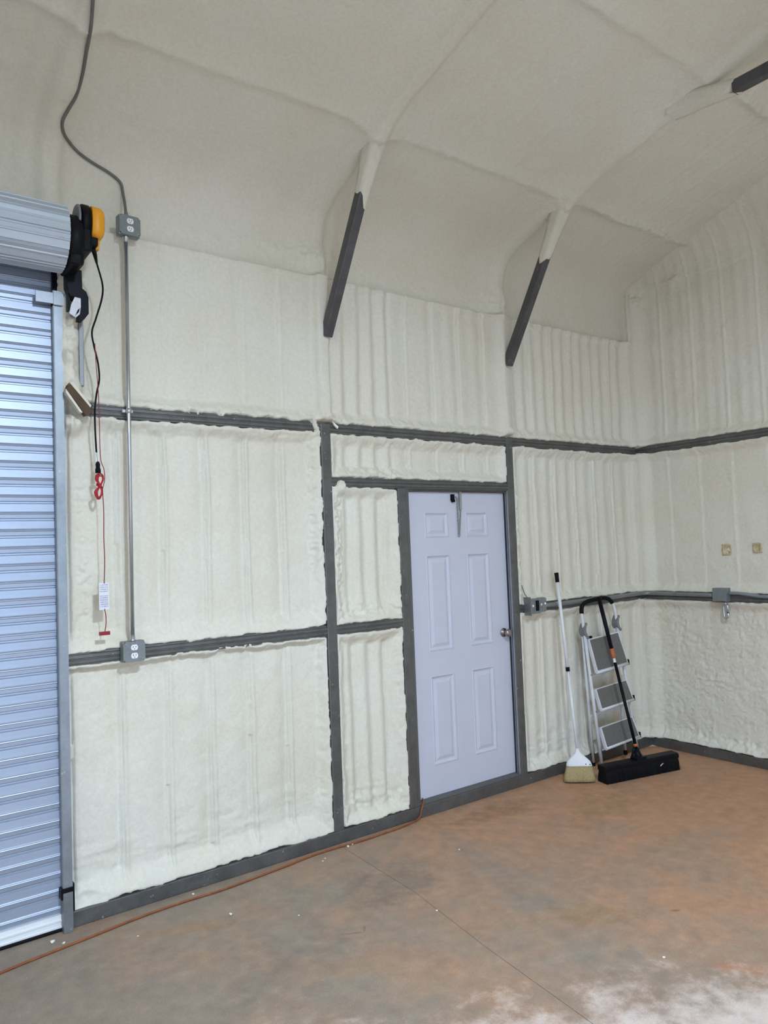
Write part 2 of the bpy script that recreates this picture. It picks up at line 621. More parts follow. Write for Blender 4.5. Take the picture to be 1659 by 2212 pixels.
# ------------------------------------------------------------------ wall with the doors (foam surface)
def wall_back():
    xs = axis_grid((-2.85, XR + 0.04), XL, None, 0.0072, 0.12)
    zs = axis_grid((0.0, 3.47), None, None, 0.0072, 0.1)
    X, Z = np.meshgrid(xs, zs)
    sd = np.full(X.shape, 9.0)
    for x0, x1, z0, z1 in MEMBERS:
        if x1 - x0 > z1 - z0 and (x0, x1) != (GU[0], GU[1]):
            x0, x1 = (x0 - 0.03 if x0 > -2.1 else x0), x1 + 0.03
        elif x1 - x0 < z1 - z0:
            z1 = z1 + 0.012
        dx = np.maximum(x0 - X, X - x1)
        dz = np.maximum(z0 - Z, Z - z1)
        d = np.where((dx > 0) & (dz > 0), np.hypot(np.maximum(dx, 0), np.maximum(dz, 0)), np.maximum(dx, dz))
        sd = np.minimum(sd, d)
    sd = sd + 0.005 + 0.011 * fbm(X, Z, 0.085, 3) + 0.0055 * fbm(X, Z, 0.024, 5, 2)
    # torn bits over the upper girt, left half, and along the tops of the lower bays
    torn = gauss(Z - 2.536, 0.022) * sstep(-1.75, -1.6, X) * sstep(-1.0, -1.25, X)
    sd = sd + torn * np.maximum(0, fbm(X, Z, 0.055, 9, 3)) * 0.075
    torn2 = gauss(Z - 1.232, 0.016) * sstep(-1.75, -1.6, X) * sstep(-1.05, -1.2, X)
    sd = sd + torn2 * np.maximum(0, fbm(X, Z, 0.05, 11, 3)) * 0.05
    # foam run over the girt just left of the stud, and over the header end
    # foam hanging over the base rail in the lower left corner
    sd = np.maximum(sd, 0.10 - np.hypot((X + 2.10) * 0.75, (Z - 0.12) * 1.15))

    upper = sstep(2.50, 2.56, Z)
    right = sstep(0.95, 1.0, X)
    narrow = sstep(-0.63, -0.58, X) * sstep(-0.08, -0.13, X)
    lowleft = sstep(-0.66, -0.70, X) * sstep(1.26, 1.22, Z)
    midleft = sstep(-0.66, -0.70, X) * sstep(1.26, 1.30, Z) * sstep(2.52, 2.48, Z)
    depth = 0.040 - 0.012 * upper + 0.006 * lowleft
    lipw = 0.075 + 0.09 * gauss(Z, 0.25) * lowleft + 0.03 * gauss(Z - 1.3, 0.2) * midleft
    lipw = lipw * (1 - 0.6 * gauss(Z - 1.21, 0.07) * lowleft)
    edge = sstep(0.0, 0.009, sd)
    lip = sstep(0.0, 1.0, np.clip((sd - 0.012) / lipw, 0, 1)) ** 0.8
    ye = -0.005 + 0.006 * fbm(X, Z, 0.06, 21)

    # vertical ribs of the siding showing through
    xw = X + 0.008 * fbm(X, Z, 0.5, 31, 2)
    u = np.mod((xw - RIB0) / RIBP, 1.0)
    valley = np.exp(-((1 - u) / 0.20) ** 2) * sstep(0.0, 0.05, 1 - u + 0.0) + np.exp(-(u / 0.045) ** 2)
    ridge = np.exp(-((u - 0.075) / 0.05) ** 2)
    amp = 0.0135 + 0.006 * fbm(X, Z, 0.9, 33, 2)
    ampu = np.where(upper > 0.5, 0.55, 1.0) * np.where((X < -0.64) & (upper < 0.5), 1.5, 1.0) * np.where(right > 0.5, 0.9, 1.0) * (1 - 0.5 * narrow)
    rib = amp * ampu * (valley - 0.55 * ridge)
    # finer pleats in the narrow bay, to the right of the door and high up
    ple = np.sin(2 * np.pi * (X + 0.02 * fbm(X, Z, 0.6, 41, 2)) / 0.118 + 0.8)
    rib = rib + ple * (0.013 * narrow + 0.0045 * right + 0.0028 * upper * sstep(0.12, 0.25, X))
    D = depth + rib * sstep(0.02, 0.10, sd)
    D = D + 0.008 * fbm(X, Z, 0.32, 51) + 0.0042 * fbm(X, Z, 0.085, 55) + 0.0012 * fbm(X, Z, 0.028, 57, 2)
    # wrinkles low in the bays
    wr = gauss(Z - 0.20, 0.16) * sstep(0.03, 0.10, sd)
    D = D + wr * 0.0075 * fbm(X, Z * 5, 0.20, 61, 2)
    y = (1 - edge) * 0.032 + edge * (ye + (D - ye) * lip)

    # popcorn along some joints
    def pop(mask, amp_, scale, seed):
        return -amp_ * mask * lumps(X, Z, scale, seed)
    bead = gauss(X + 0.735 + 0.02 * (Z - 2.0), 0.028, 4) * sstep(1.55, 1.75, Z) * sstep(2.46, 2.36, Z)
    y = y + edge * pop(bead, 0.020, 0.035, 71)
    bead2 = gauss(X + 0.565, 0.030, 4) * sstep(1.45, 1.6, Z) * sstep(2.16, 2.1, Z)
    y = y + edge * pop(bead2, 0.022, 0.033, 73)
    hd = gauss(Z - 2.235, 0.04) * sstep(-0.6, -0.5, X) * sstep(0.1, -0.2, X)
    y = y + edge * pop(hd, 0.020, 0.035, 75)
    nb = gauss(Z - 1.36, 0.06) * narrow
    y = y + edge * pop(nb, 0.020, 0.045, 77)
    nb2 = gauss(Z - 0.17, 0.09) * narrow
    y = y + edge * pop(nb2, 0.012, 0.06, 78)
    gl = gauss(Z - 2.56, 0.025) * upper
    y = y + edge * pop(gl, 0.008, 0.03, 79)
    gl2 = gauss(Z - 2.44, 0.04) * sstep(2.48, 2.45, Z)
    y = y + edge * pop(gl2, 0.008, 0.04, 80)
    rr = gauss(X - 1.005, 0.022) * sstep(1.3, 1.4, Z) * sstep(2.3, 2.1, Z)
    y = y + edge * pop(rr, 0.018, 0.04, 81)
    rb = gauss(X + 2.07, 0.045) * sstep(1.30, 1.36, Z) * sstep(2.35, 2.1, Z)
    y = y + edge * pop(rb, 0.010, 0.03, 82)
    base = gauss(Z - 0.11, 0.035) * right
    y = y + edge * pop(base, 0.010, 0.04, 83)

    # runs of foam over the girt beside the stud and over the header end
    run1 = sstep(0.020, 0.012, np.hypot(X + 0.716 + (Z - 2.5) * 0.35, (Z - 2.503) * 0.25) + 0.004 * fbm(X, Z, 0.03, 85))
    run2 = sstep(0.036, 0.026, np.hypot(X + 0.548, np.maximum(Z - 2.145, 0) * 0.8) + 0.006 * fbm(X, Z, 0.03, 86)) * sstep(2.08, 2.12, Z)
    y = y + np.maximum(run1, run2) * (-0.016 - 0.014 * lumps(X, Z, 0.03, 87) - y)
    # foam-covered bow posts above the upper girt
    for xf in FRAMES:
        top = sstep(2.53, 2.60, Z)
        y = y - top * (0.040 * gauss(X - xf, 0.050, 4) + 0.014 * gauss(X - xf, 0.13))
    # corner post
    y = y - 0.045 * sstep(XR - 0.11, XR - 0.02, X) * edge
    # foam-covered door post beside the guide, blobs on it
    jp = gauss(X + 2.125, 0.045, 4) * sstep(2.52, 2.60, Z)
    y = y - jp * (0.040 + 0.030 * fbm(X, Z, 0.10, 91) + 0.022 * lumps(X, Z, 0.055, 92))
    for bx, bz, br, bh in ((-2.125, 2.425, 0.050, 0.085), (-2.10, 2.60, 0.04, 0.03), (-2.14, 2.75, 0.03, 0.03)):
        y = y - bh * gauss(np.hypot(X - bx, Z - bz), br, 3) * (0.8 + 0.3 * fbm(X, Z, 0.05, 95))
    # lip of foam at the crease under the eave
    y = y - 0.012 * sstep(3.395, 3.425, Z + 0.02 * fbm(X, Z * 0, 0.6, 97))
    # top edge turned back behind the roof foam
    y = y + 0.12 * sstep(3.448, 3.47, Z)
    # holes: personnel door and roll-up door
    xc, zc = (X[:-1, :-1] + X[1:, 1:]) / 2, (Z[:-1, :-1] + Z[1:, 1:]) / 2
    hole = ((xc > SDL[1] - 0.02) & (xc < SDR[0] + 0.02) & (zc < HD[2] + 0.02)) | \
           ((xc < -2.187) & (xc > -5.28) & (zc < 3.27))
    return sheet('wall_back', X, y, Z, ~hole)


wb = tag(wall_back(), 'cream spray-foam wall with grey steel framing and two doors', None, None, 'structure')


# ------------------------------------------------------------------ gable wall on the right
def wall_right():
    ys = axis_grid((-1.75, 0.14), YF, None, 0.0075, 0.15)
    zs = axis_grid((0.0, 4.32), None, 5.12, 0.0075, 0.1)
    Y, Z = np.meshgrid(ys, zs)
    sd = np.full(Y.shape, 9.0)
    for z0, z1 in ((GU[2], GU[3]), (GM3[2], GM3[3]), (0.0, 0.074)):
        sd = np.minimum(sd, np.maximum(z0 - Z, Z - z1))
    sd = sd + 0.004 + 0.008 * fbm(Y, Z, 0.07, 103) + 0.004 * fbm(Y, Z, 0.022, 105, 2)
    edge = sstep(0.0, 0.009, sd)
    lip = sstep(0.0, 1.0, np.clip((sd - 0.012) / 0.075, 0, 1)) ** 0.8
    upper = sstep(2.50, 2.56, Z)
    low = sstep(1.26, 1.20, Z)
    u = np.mod((Y + 0.29 + 0.008 * fbm(Y, Z, 0.5, 107, 2)) / 0.275, 1.0)
    valley = np.exp(-((1 - u) / 0.20) ** 2) + np.exp(-(u / 0.045) ** 2)
    ridge = np.exp(-((u - 0.075) / 0.05) ** 2)
    rib = (0.0075 * (1 - 0.6 * low) * (1 - 0.45 * (1 - upper))) * (valley - 0.55 * ridge)
    rib = rib + 0.0022 * upper * np.sin(2 * np.pi * Y / 0.092)
    D = 0.036 + rib + 0.008 * fbm(Y, Z, 0.32, 109) + 0.0042 * fbm(Y, Z, 0.085, 111)
    D = D - low * 0.0085 * lumps(Y + 0.25 * Z, Z, 0.042, 113) * sstep(0.05, 0.2, Z) * (0.6 + 0.5 * fbm(Y, Z, 0.3, 114))
    ye = -0.004 + 0.006 * fbm(Y, Z, 0.06, 115)
    x = (1 - edge) * 0.032 + edge * (ye + (D - ye) * lip)
    # foam-filled corner
    x = x - edge * 0.055 * sstep(-0.13, -0.02, Y)
    # base band lumps
    x = x - 0.014 * gauss(Z - 0.13, 0.05) * lumps(Y, Z, 0.05, 117) * edge
    # overhanging crease at eave height, then the cove up to the roof
    zc = 3.86 + 0.014 * fbm(Y, Z * 0, 0.35, 119)
    x = x - 0.020 * sstep(0, 0.012, Z - zc) - 0.30 * sstep(0.0, 0.55, Z - zc) ** 1.25
    x = x - 0.035 * gauss(np.hypot(Y + 0.09, Z - 3.82), 0.05) * lumps(Y, Z, 0.04, 121)
    x = x - 0.022 * gauss(Z - 3.875, 0.03) * gauss(Y + 0.40, 0.09) * (1 + fbm(Y, Z, 0.05, 123))
    return sheet('wall_right', XR + x, Y, Z, flip=True)


wr = tag(wall_right(), 'cream spray-foam gable wall with two grey girts', None, None, 'structure')


# ------------------------------------------------------------------ roof foam
PROFILE = [(0.075, 3.405), (0.080, 3.50), (0.085, 3.62), (0.072, 3.745), (0.010, 3.865), (-0.100, 3.950), (-0.235, 4.005)]


def ceiling():
    pr = [Vector((0, a, b)) for a, b in PROFILE]
    pr += [Vector((0, y_, Z_EAVE - SLOPE * y_)) for y_ in (-0.40, -0.60)]
    c = spline(pr, 10)
    C = [(p.y, p.z) for p in c]
    yy = C[-1][0]
    while yy > -2.75:
        yy -= 0.0135
        C.append((yy, Z_EAVE - SLOPE * yy))
    while yy > YRIDGE + 0.1:
        yy -= 0.1
        C.append((yy, Z_EAVE - SLOPE * yy))
    C.append((YRIDGE, Z_EAVE - SLOPE * YRIDGE))
    n_front = len(C)
    for k in range(1, 46):
        yq = YRIDGE + (YF - YRIDGE) * k / 45
        C.append((yq, Z_EAVE - SLOPE * (2 * YRIDGE - yq)))
    C = np.array(C)
    # even out the cove steps
    d = np.gradient(C, axis=0)
    d /= np.linalg.norm(d, axis=1)[:, None]
    nrm = np.stack([-d[:, 1], d[:, 0]], 1)          # into the room (down / towards -y)
    nrm *= np.where((nrm[:, 1] > 0) & (np.arange(len(C)) > 20), -1, 1)[:, None]
    nrm[:20] *= np.where(nrm[:20, 0] > 0, -1, 1)[:, None]
    xs = axis_grid((-2.95, XR + 0.06), XL, None, 0.0125, 0.15)
    X, _ = np.meshgrid(xs, C[:, 0])
    Yc = np.repeat(C[:, 0:1], len(xs), 1)
    Zc = np.repeat(C[:, 1:2], len(xs), 1)
    S = np.concatenate([[0], np.cumsum(np.linalg.norm(np.diff(C, axis=0), axis=1))])
    S = np.repeat(S[:, None], len(xs), 1)
    h = 0.012 * fbm(X, S, 0.7, 201) + 0.006 * fbm(X, S, 0.16, 203) + 0.0024 * fbm(X, S, 0.05, 205, 2)
    sl = sstep(0.0, -0.3, Yc)                        # 1 on the roof slope
    for xf in FRAMES:
        wv = xf + 0.006 * fbm(S, X * 0, 0.3, 207)
        h = h + (0.036 + 0.010 * fbm(S, X * 0, 0.25, 209)) * gauss(X - wv, 0.058, 4) + 0.030 * gauss(X - wv, 0.15)
    for yp in PURLINS:
        lum = 0.45 + 0.95 * lumps(X, Yc, 0.055, 211) * sstep(-0.3, 0.4, fbm(X, Yc * 0, 0.5, 213))
        wv = yp + 0.012 * fbm(X, Yc * 0, 0.4, 215)
        h = h + 0.026 * gauss(Yc - wv, 0.030, 2) * lum + 0.010 * gauss(Yc - wv + 0.03, 0.07)
    # roof sheet ribs faintly showing
    u = np.mod((X - RIB0 + 0.01 * fbm(X, S, 0.8, 217, 2)) / RIBP, 1.0)
    h = h + sl * 0.0045 * np.exp(-((u - 0.5) / 0.05) ** 2) * sstep(-0.2, 0.4, fbm(X, S, 0.9, 219))
    # vertical folds left of the bow by the roll-up door
    h = h + 0.008 * sstep(-2.25, -2.40, X) * np.sin(2 * np.pi * X / 0.13 + 0.6) * sstep(3.6, 3.75, Zc)
    # joints at the bows: foam blobs round the brace heads and the bow knees
    for xf in (-0.643, 0.95):
        h = h + 0.030 * gauss(np.hypot(X - xf, (Yc + 0.63) * 1.0), 0.11) * (0.6 + 0.7 * lumps(X, Yc, 0.05, 221))
        h = h + 0.028 * gauss(np.hypot(X - xf + 0.03, (Zc - 3.56)), 0.10) * sstep(-0.15, 0.0, Yc) * (0.5 + lumps(X, Zc, 0.045, 223))
    # lumpy band above the crease
    h = h + 0.012 * gauss(Zc - 3.60, 0.06) * sstep(-0.1, 0.02, Yc) * sstep(0.0, 0.5, fbm(X, S * 0, 0.35, 225)) * lumps(X, S, 0.06, 227)
    # soft end at the crease so it tucks behind the wall foam
    h = h * sstep(0.0, 0.07, S)
    PY = Yc + nrm[:, 0:1] * h
    PZ = Zc + nrm[:, 1:2] * h
    return sheet('ceiling', X, PY, PZ)


ce = tag(ceiling(), 'sloped cream spray-foam ceiling over foam-covered bows', None, None, 'structure')


# ------------------------------------------------------------------ the two walls behind the camera
def plain_wall(name, along, label):
    if along == 'x':
        us = np.arange(XL, XR + 0.3, 0.15)
        zs = np.linspace(0, 3.97, 27)
        U, Z = np.meshgrid(us, zs)
        d = 0.02 * fbm(U, Z, 0.6, 301) + 0.012 * np.sin(2 * np.pi * U / RIBP)
        uc, zc = (U[:-1, :-1] + U[1:, 1:]) / 2, (Z[:-1, :-1] + Z[1:, 1:]) / 2
        o = sheet(name, U, YF + d, Z, ~((uc > OPEN_X0) & (uc < OPEN_X1) & (zc < 3.05)), flip=True)
    else:
        us = np.arange(YF, 0.2, 0.15)
        zs = np.linspace(0, 5.15, 34)
        U, Z = np.meshgrid(us, zs)
        d = 0.02 * fbm(U, Z, 0.6, 303) + 0.012 * np.sin(2 * np.pi * U / RIBP)
        o = sheet(name, XL + d, U, Z)
    return tag(o, label, None, None, 'structure')


plain_wall('wall_front', 'x', 'long cream spray-foam wall facing the doors')
plain_wall('wall_left', 'y', 'far cream spray-foam gable wall')

# ------------------------------------------------------------------ floor: two slabs with a sawn joint
fl = MB()
J = [(-0.645, 0.3), (-0.705, -0.80), (-0.800, -1.42), (-0.900, -2.30), (-1.12, -4.0), (-1.62, YF - 0.2)]
g = 0.0016
fl.prism([(XL - 0.2, 0.3)] + [(a - g, b) for a, b in J] + [(XL - 0.2, YF - 0.2)], 'z', -0.12, 0.0)
fl.prism([(a + g, b) for a, b in J] + [(XR + 0.4, YF - 0.2), (XR + 0.4, 0.3)], 'z', -0.12, 0.0)
floor = tag(fl.build('floor', 'floor'), 'dusty concrete slab floor stained with orange clay', None, None, 'structure')
jm = MB()
for (a0, b0), (a1, b1) in zip(J[:-1], J[1:]):
    jm.add([(a0 - g, b0, -0.0015), (a0 + g, b0, -0.0015), (a1 + g, b1, -0.0015), (a1 - g, b1, -0.0015),
            (a0 - g, b0, -0.03), (a0 + g, b0, -0.03), (a1 + g, b1, -0.03), (a1 - g, b1, -0.03)],
           [[0, 1, 2, 3], [4, 7, 6, 5], [0, 4, 5, 1], [2, 6, 7, 3], [1, 5, 6, 2], [0, 3, 7, 4]])
jm.build('control_joint', 'joint', floor)


gd = MB().box(-40, 40, -45, YF - 0.21, -0.14, -0.02).build('ground', mat('ground plane', (0.30, 0.27, 0.23), 0.9, 0, 0.2, 8))  # unseen ground, added to keep world light from entering from below
tag(gd, 'pale ground plane added outside the open doorway to block light from below', None, None, 'structure')


# ------------------------------------------------------------------ steel framing on the walls
def girt_profile(z0, z1, y):
    """hat channel seen from the front: flanges and a raised web with a groove"""
    h = z1 - z0
    return [(y + 0.045, z0), (y + 0.010, z0), (y + 0.008, z0 + h * .13), (y + 0.000, z0 + h * .20), (y - 0.001, z0 + h * .42),
            (y + 0.003, z0 + h * .47), (y + 0.003, z0 + h * .53), (y - 0.001, z0 + h * .58), (y, z0 + h * .80),
            (y + 0.008, z0 + h * .87), (y + 0.010, z1), (y + 0.045, z1)]


def girt(x0, x1, z0, z1, parent, y=-0.004, m='steel'):
    return MB().prism(girt_profile(z0, z1, y), 'x', x0, x1).build('girt', m, parent)


def stud(r, parent, y=-0.006, m='steel'):
    return MB().box(r[0], r[1], y, y + 0.055, r[2], r[3], 0.006).build('stud', m, parent)


girt(GU[0], S1[0] + 0.01, GU[2], GU[3], wb)
girt(S1[1] - 0.01, SDR[0] + 0.005, GU[2], GU[3], wb)
girt(SDR[1] - 0.005, XR, GU[2], GU[3], wb)
for r in (GM1, GM2, GM3):
    girt(r[0] - 0.004, r[1] + 0.004, r[2], r[3], wb)
MB().prism(girt_profile(HD[2], HD[3], -0.004), 'x', HD[0] - 0.004, HD[1] + 0.004).build('door_header', 'steel', wb)
for r in (S1, SDL, SDR):
    stud((r[0], r[1], 0.07, r[3]), wb)
MB().box(BASE[0], XR + 0.03, -0.012, 0.05, 0.0, BASE[3], 0.004).build('base_rail', 'steel', wb)
MB().box(XL, XR + 0.2, 0.150, 0.160, -0.02, 4.1).build('siding', 'zinc_dull', wb)  # unseen closed sheet, added to stop sky light leaking past the foam
MB().box(XR + 0.150, XR + 0.160, YF, 0.16, -0.02, 5.3).build('siding', 'zinc_dull', wr)  # same added light-blocking sheet, behind the gable foam
MB().box(-2.086, -2.064, -0.014, 0.03, 2.62, 2.95, 0.003).build('post_strip', 'zinc_dull', wb)
# right wall members: the same profile along y
for z0, z1 in ((GU[2], GU[3]), (GM3[2], GM3[3])):
    MB().prism([(XR + a, b) for a, b in girt_profile(z0, z1, -0.004)], 'y', YF, 0.0).build('girt', 'steel', wr)
MB().box(XR - 0.012, XR + 0.05, YF, 0.0, 0.0, 0.074, 0.004).build('base_rail', 'steel', wr)


# ------------------------------------------------------------------ knee braces and collar tie
def beam(mb, p0, p1, wx, wd, bev=0.006):
    """square tube between two points that share x (wx across, wd deep)"""
    p0, p1 = Vector(p0), Vector(p1)
    d = p1 - p0
    L = d.length
    d.normalize()
    xax = Vector((1, 0, 0))
    n = d.cross(xax).normalized()
    mtx = Matrix(((xax.x, n.x, d.x, p0.x), (xax.y, n.y, d.y, p0.y), (xax.z, n.z, d.z, p0.z), (0, 0, 0, 1)))
    mb.box(-wx / 2, wx / 2, -wd / 2, wd / 2, 0, L, bev, mtx)
    return mtx, L


def foam_sleeve(p0, p1, wx, wd, seed, name, parent):
    """lumpy foam coat round the upper end of a brace"""
    p0, p1 = Vector(p0), Vector(p1)
    d = (p1 - p0)
    L = d.length
    d.normalize()
    xax = Vector((1, 0, 0))
    n = d.cross(xax).normalized()
    mb = MB()
    vs, fs = [], []
    nn, m = 16, 30
    rnd = random.Random(seed)
    ph = [rnd.uniform(0, 6.28) for _ in range(6)]
    for i in range(m):
        t = i / (m - 1)
        grow = min(1, 0.35 + 1.1 * t)
        for k in range(nn):
            q = 2 * math.pi * k / nn
            ce_, se_ = math.cos(q), math.sin(q)
            sq = 1 / max(abs(ce_), abs(se_)) ** 0.92
            wob = 1 + 0.07 * math.sin(3 * q + ph[0] + 7 * t) + 0.06 * math.sin(2 * q + ph[1] - 11 * t) + 0.03 * math.sin(23 * t + ph[2] + q)
            # ragged start: the side towards the eave is coated lower down
            st = t * L + (1 - t) ** 3 * (0.05 * math.sin(q + ph[3]) + 0.018 * math.sin(3 * q + ph[4]))
            ex = (0.001 + 0.020 * t ** 1.4) * wob
            vs.append(p0 + d * st + xax * ce_ * sq * (wx / 2 + 0.0025 + ex) + n * se_ * sq * (wd / 2 + 0.0025 + ex))
    for i in range(m - 1):
        for k in range(nn):
            k2 = (k + 1) % nn
            fs.append([i * nn + k, i * nn + k2, (i + 1) * nn + k2, (i + 1) * nn + k])
    mb.add(vs, fs, True)
    mb.f.append(list(range(nn))[::-1]); mb.sm.append(True)
    return mb.build(name, 'foam', parent)


for xf, lab in ((-0.62, 'dark steel knee brace with foam-coated head above the stud left of the door'),
                (0.965, 'dark steel knee brace with foam-coated head above the stud at the door knob side')):
    a = Vector((xf, -0.012, 3.075))
    b = Vector((xf, -0.60, 4.06))
    br = thing('knee_brace', a, lab, 'brace', 'knee braces under the bows')
    mb = MB()
    beam(mb, a, b, 0.058, 0.062)
    mb.build('tube', 'steel_dark', br)
    foam_sleeve(a.lerp(b, 0.70), a.lerp(b, 0.985), 0.058, 0.062, int(xf * 100) + 500, 'foam_coat', br)

ct = thing('collar_tie', (0.95, -1.62, 4.22), 'dark horizontal steel tie under the sloping ceiling by the gable wall', 'beam')
mb = MB()
beam(mb, (0.95, -1.835, 4.225), (0.95, 2 * YRIDGE + 1.835, 4.225), 0.058, 0.066)
mb.build('tube', 'steel_dark', ct)
foam_sleeve((0.95, -1.86, 4.226), (0.95, -1.46, 4.300), 0.060, 0.066, 77, 'foam_coat', ct)

# ------------------------------------------------------------------ personnel door
D0, D1, DZ0, DZ1, DY = 0.0, 0.912, 0.092, 2.122, 0.045
d1 = thing('door_1', (0, DY, 0.074), 'white six-panel door in a dark steel frame', None, None, 'structure')
PANELS = [(0.150, 0.362, 1.806, 1.984), (0.522, 0.735, 1.806, 1.984),
          (0.150, 0.362, 1.040, 1.692), (0.522, 0.745, 1.040, 1.692),
          (0.150, 0.372, 0.285, 0.880), (0.530, 0.745, 0.285, 0.880)]


def door_leaf():
    """flat skin with real openings; each raised panel is a part of its own"""
    xs = sorted(set([D0, D1] + [p[0] for p in PANELS] + [p[1] for p in PANELS]))
    mb = MB()
    px = ((0.150, 0.366), (0.526, 0.742))
    rows = ((1.806, 1.984), (1.040, 1.692), (0.285, 0.880))
    t = 0.042
    mb.box(D0, px[0][0], DY, DY + t, DZ0, DZ1)
    mb.box(px[0][1], px[1][0], DY, DY + t, DZ0, DZ1)
    mb.box(px[1][1], D1, DY, DY + t, DZ0, DZ1)
    for a, b in px:
        zz = [DZ0]
        for r0, r1 in sorted(rows):
            zz += [r0, r1]
        zz.append(DZ1)
        for k in range(0, len(zz), 2):
            mb.box(a, b, DY, DY + t, zz[k], zz[k + 1])
    leaf = mb.build('door_leaf', 'door', d1)
    for a, b in px:
        for r0, r1 in rows:
            q = MB()
            rings = [(0.0, 0.0), (0.008, -0.003), (0.013, 0.004), (0.024, 0.010), (0.030, 0.010), (0.052, 0.002)]
            vs = []
            for ins, dy in rings:
                vs += [(a + ins, DY + dy, r0 + ins), (b - ins, DY + dy, r0 + ins), (b - ins, DY + dy, r1 - ins), (a + ins, DY + dy, r1 - ins)]
            fs = []
            for k in range(len(rings) - 1):
                for e in range(4):
                    e2 = (e + 1) % 4
                    fs.append([k * 4 + e, k * 4 + e2, k * 4 + 4 + e2, k * 4 + 4 + e])
            n = (len(rings) - 1) * 4
            fs.append([n, n + 1, n + 2, n + 3])
            q.add(vs, fs)
            q.build('panel', 'door', leaf)


door_leaf()
# frame: jambs with stops, head, threshold
MB().box(SDL[1] - 0.004, D0 - 0.003, 0.012, 0.10, 0.074, 2.139).build('jamb', 'frame', d1)
MB().box(D1 + 0.003, SDR[0] + 0.004, 0.020, 0.10, 0.074, 2.139).build('jamb', 'frame', d1)
MB().box(SDL[1], SDR[0], 0.018, 0.10, DZ1 + 0.004, 2.1395).build('head_jamb', 'frame', d1)
MB().box(D1 - 0.002, D1 + 0.003, 0.030, 0.040, 0.092, 2.12).build('weatherstrip', 'slot', d1)
MB().box(SDR[0] - 0.006, SDR[0] + 0.001, 0.000, 0.012, 0.076, 2.138).build('frame_edge', 'frame_lt', d1)
MB().box(SDR[0] - 0.0045, SDR[0] + 0.001, 0.020, 0.028, 0.076, 2.138).build('frame_edge', 'frame_lt', d1)
MB().box(SDL[1], SDR[0], 0.018, 0.028, DZ1 + 0.002, DZ1 + 0.008).build('head_edge', mat('bare wood edge', (0.30, 0.22, 0.18), 0.6), d1)
th = MB()
th.prism([(0.0, 0.0735), (0.0, 0.080), (0.010, 0.088), (0.03, 0.088), (0.034, 0.0905), (0.11, 0.0905), (0.11, 0.0735)], 'x', SDL[1], SDR[0])
th.build('threshold', 'frame', d1)
kn = MB()
kz, kx = 1.105, 0.852
kn.lathe([(0.032, 0.0), (0.032, 0.006), (0.014, 0.010), (0.012, 0.030), (0.022, 0.036), (0.029, 0.046), (0.029, 0.058), (0.021, 0.066), (0.006, 0.068)],
         (kx, DY, kz), (0, -1, 0), 20)
kn.build('door_knob', 'nickel', d1)
lt = MB()
lt.box(0.392, 0.420, DY - 0.018, DY, 2.062, 2.108, 0.004)
lt.box(0.398, 0.416, DY - 0.026, DY, 2.052, 2.072, 0.003)
lt.build('latch_catch', 'black', d1)
MB().lathe([(0.007, 0), (0.008, 0.01), (0.004, 0.016)], (0.445, DY, 2.088), (0, -1, 0), 10).build('bolt', 'emt', d1)
sb = MB()
sb.box(0.466, 0.486, DY - 0.016, DY - 0.004, 2.000, 2.160, 0.002)
sb.build('safety_chain_bar', 'chain', d1)
ch = MB()


def chain(mb, x0, z0, x1, z1, y, link=0.016, r=0.0022):
    n = max(2, int(round(math.hypot(x1 - x0, z1 - z0) / (link * 0.72))))
    for i in range(n):
        t = (i + 0.5) / n
        cx, cz = x0 + (x1 - x0) * t, z0 + (z1 - z0) * t
        pts = []
        for k in range(9):
            q = 2 * math.pi * k / 8
            w_ = 0.0052 * math.cos(q)
            l_ = link / 2 * math.sin(q)
            pts.append((cx + (w_ if i % 2 else 0), y + (0 if i % 2 else w_), cz + l_))
        mb.tube(pts, r, 5, False)


chain(ch, 0.448, 2.09, 0.452, 1.812, DY - 0.010)
chain(ch, 0.478, 2.000, 0.455, 1.812, DY - 0.010)
ch.build('safety_chain', 'chain', d1)

# ------------------------------------------------------------------ roll-up door
d2 = thing('door_2', (-3.7, 0, 0), 'bluish ribbed steel roll-up door beside the foam wall', None, None, 'structure')
CX0, CX1, CY = -5.26, -2.206, 0.005
PITCH_S = 0.0815
SLAT = [(0.012, 0.0), (0.0065, 0.0), (0.0065, 0.0035), (0.0, 0.0075), (-0.0015, 0.024), (-0.0045, 0.0275), (-0.0030, 0.0305),
        (-0.0050, 0.0335), (-0.0010, 0.0385), (0.0, 0.0740), (0.0065, 0.0785), (0.0065, PITCH_S), (0.012, PITCH_S)]
slat_me = None
z = 0.078
while z < 3.27:
    if slat_me is None:
        slat_me = MB().prism(SLAT, 'x', CX0, CX1).mesh('slat')
        slat_me.materials.append(M['curtain'])
    o = bpy.data.objects.new('slat', slat_me)
    COL.objects.link(o)
    o.location = (0, CY, z)
    adopt(o, d2)
    z += PITCH_S
bb = MB()
bb.prism([(0.022, 0.018), (-0.012, 0.018), (-0.013, 0.026), (-0.008, 0.029), (-0.008, 0.045), (-0.012, 0.048), (-0.012, 0.056), (-0.007, 0.059), (-0.006, 0.078), (0.022, 0.078)],
         'x', CX0, CX1 + 0.006)
bb.build('bottom_bar', 'alu', d2)
MB().prism([(0.020, 0.001), (-0.010, 0.001), (-0.016, 0.010), (-0.012, 0.0185), (0.020, 0.0185)], 'x', CX0, CX1 + 0.014).build('bottom_seal', 'black_r', d2)
MB().box(CX1 - 0.004, CX1 + 0.018, -0.030, 0.000, 0.004, 0.024, 0.004).build('seal_end', 'black_r', d2)


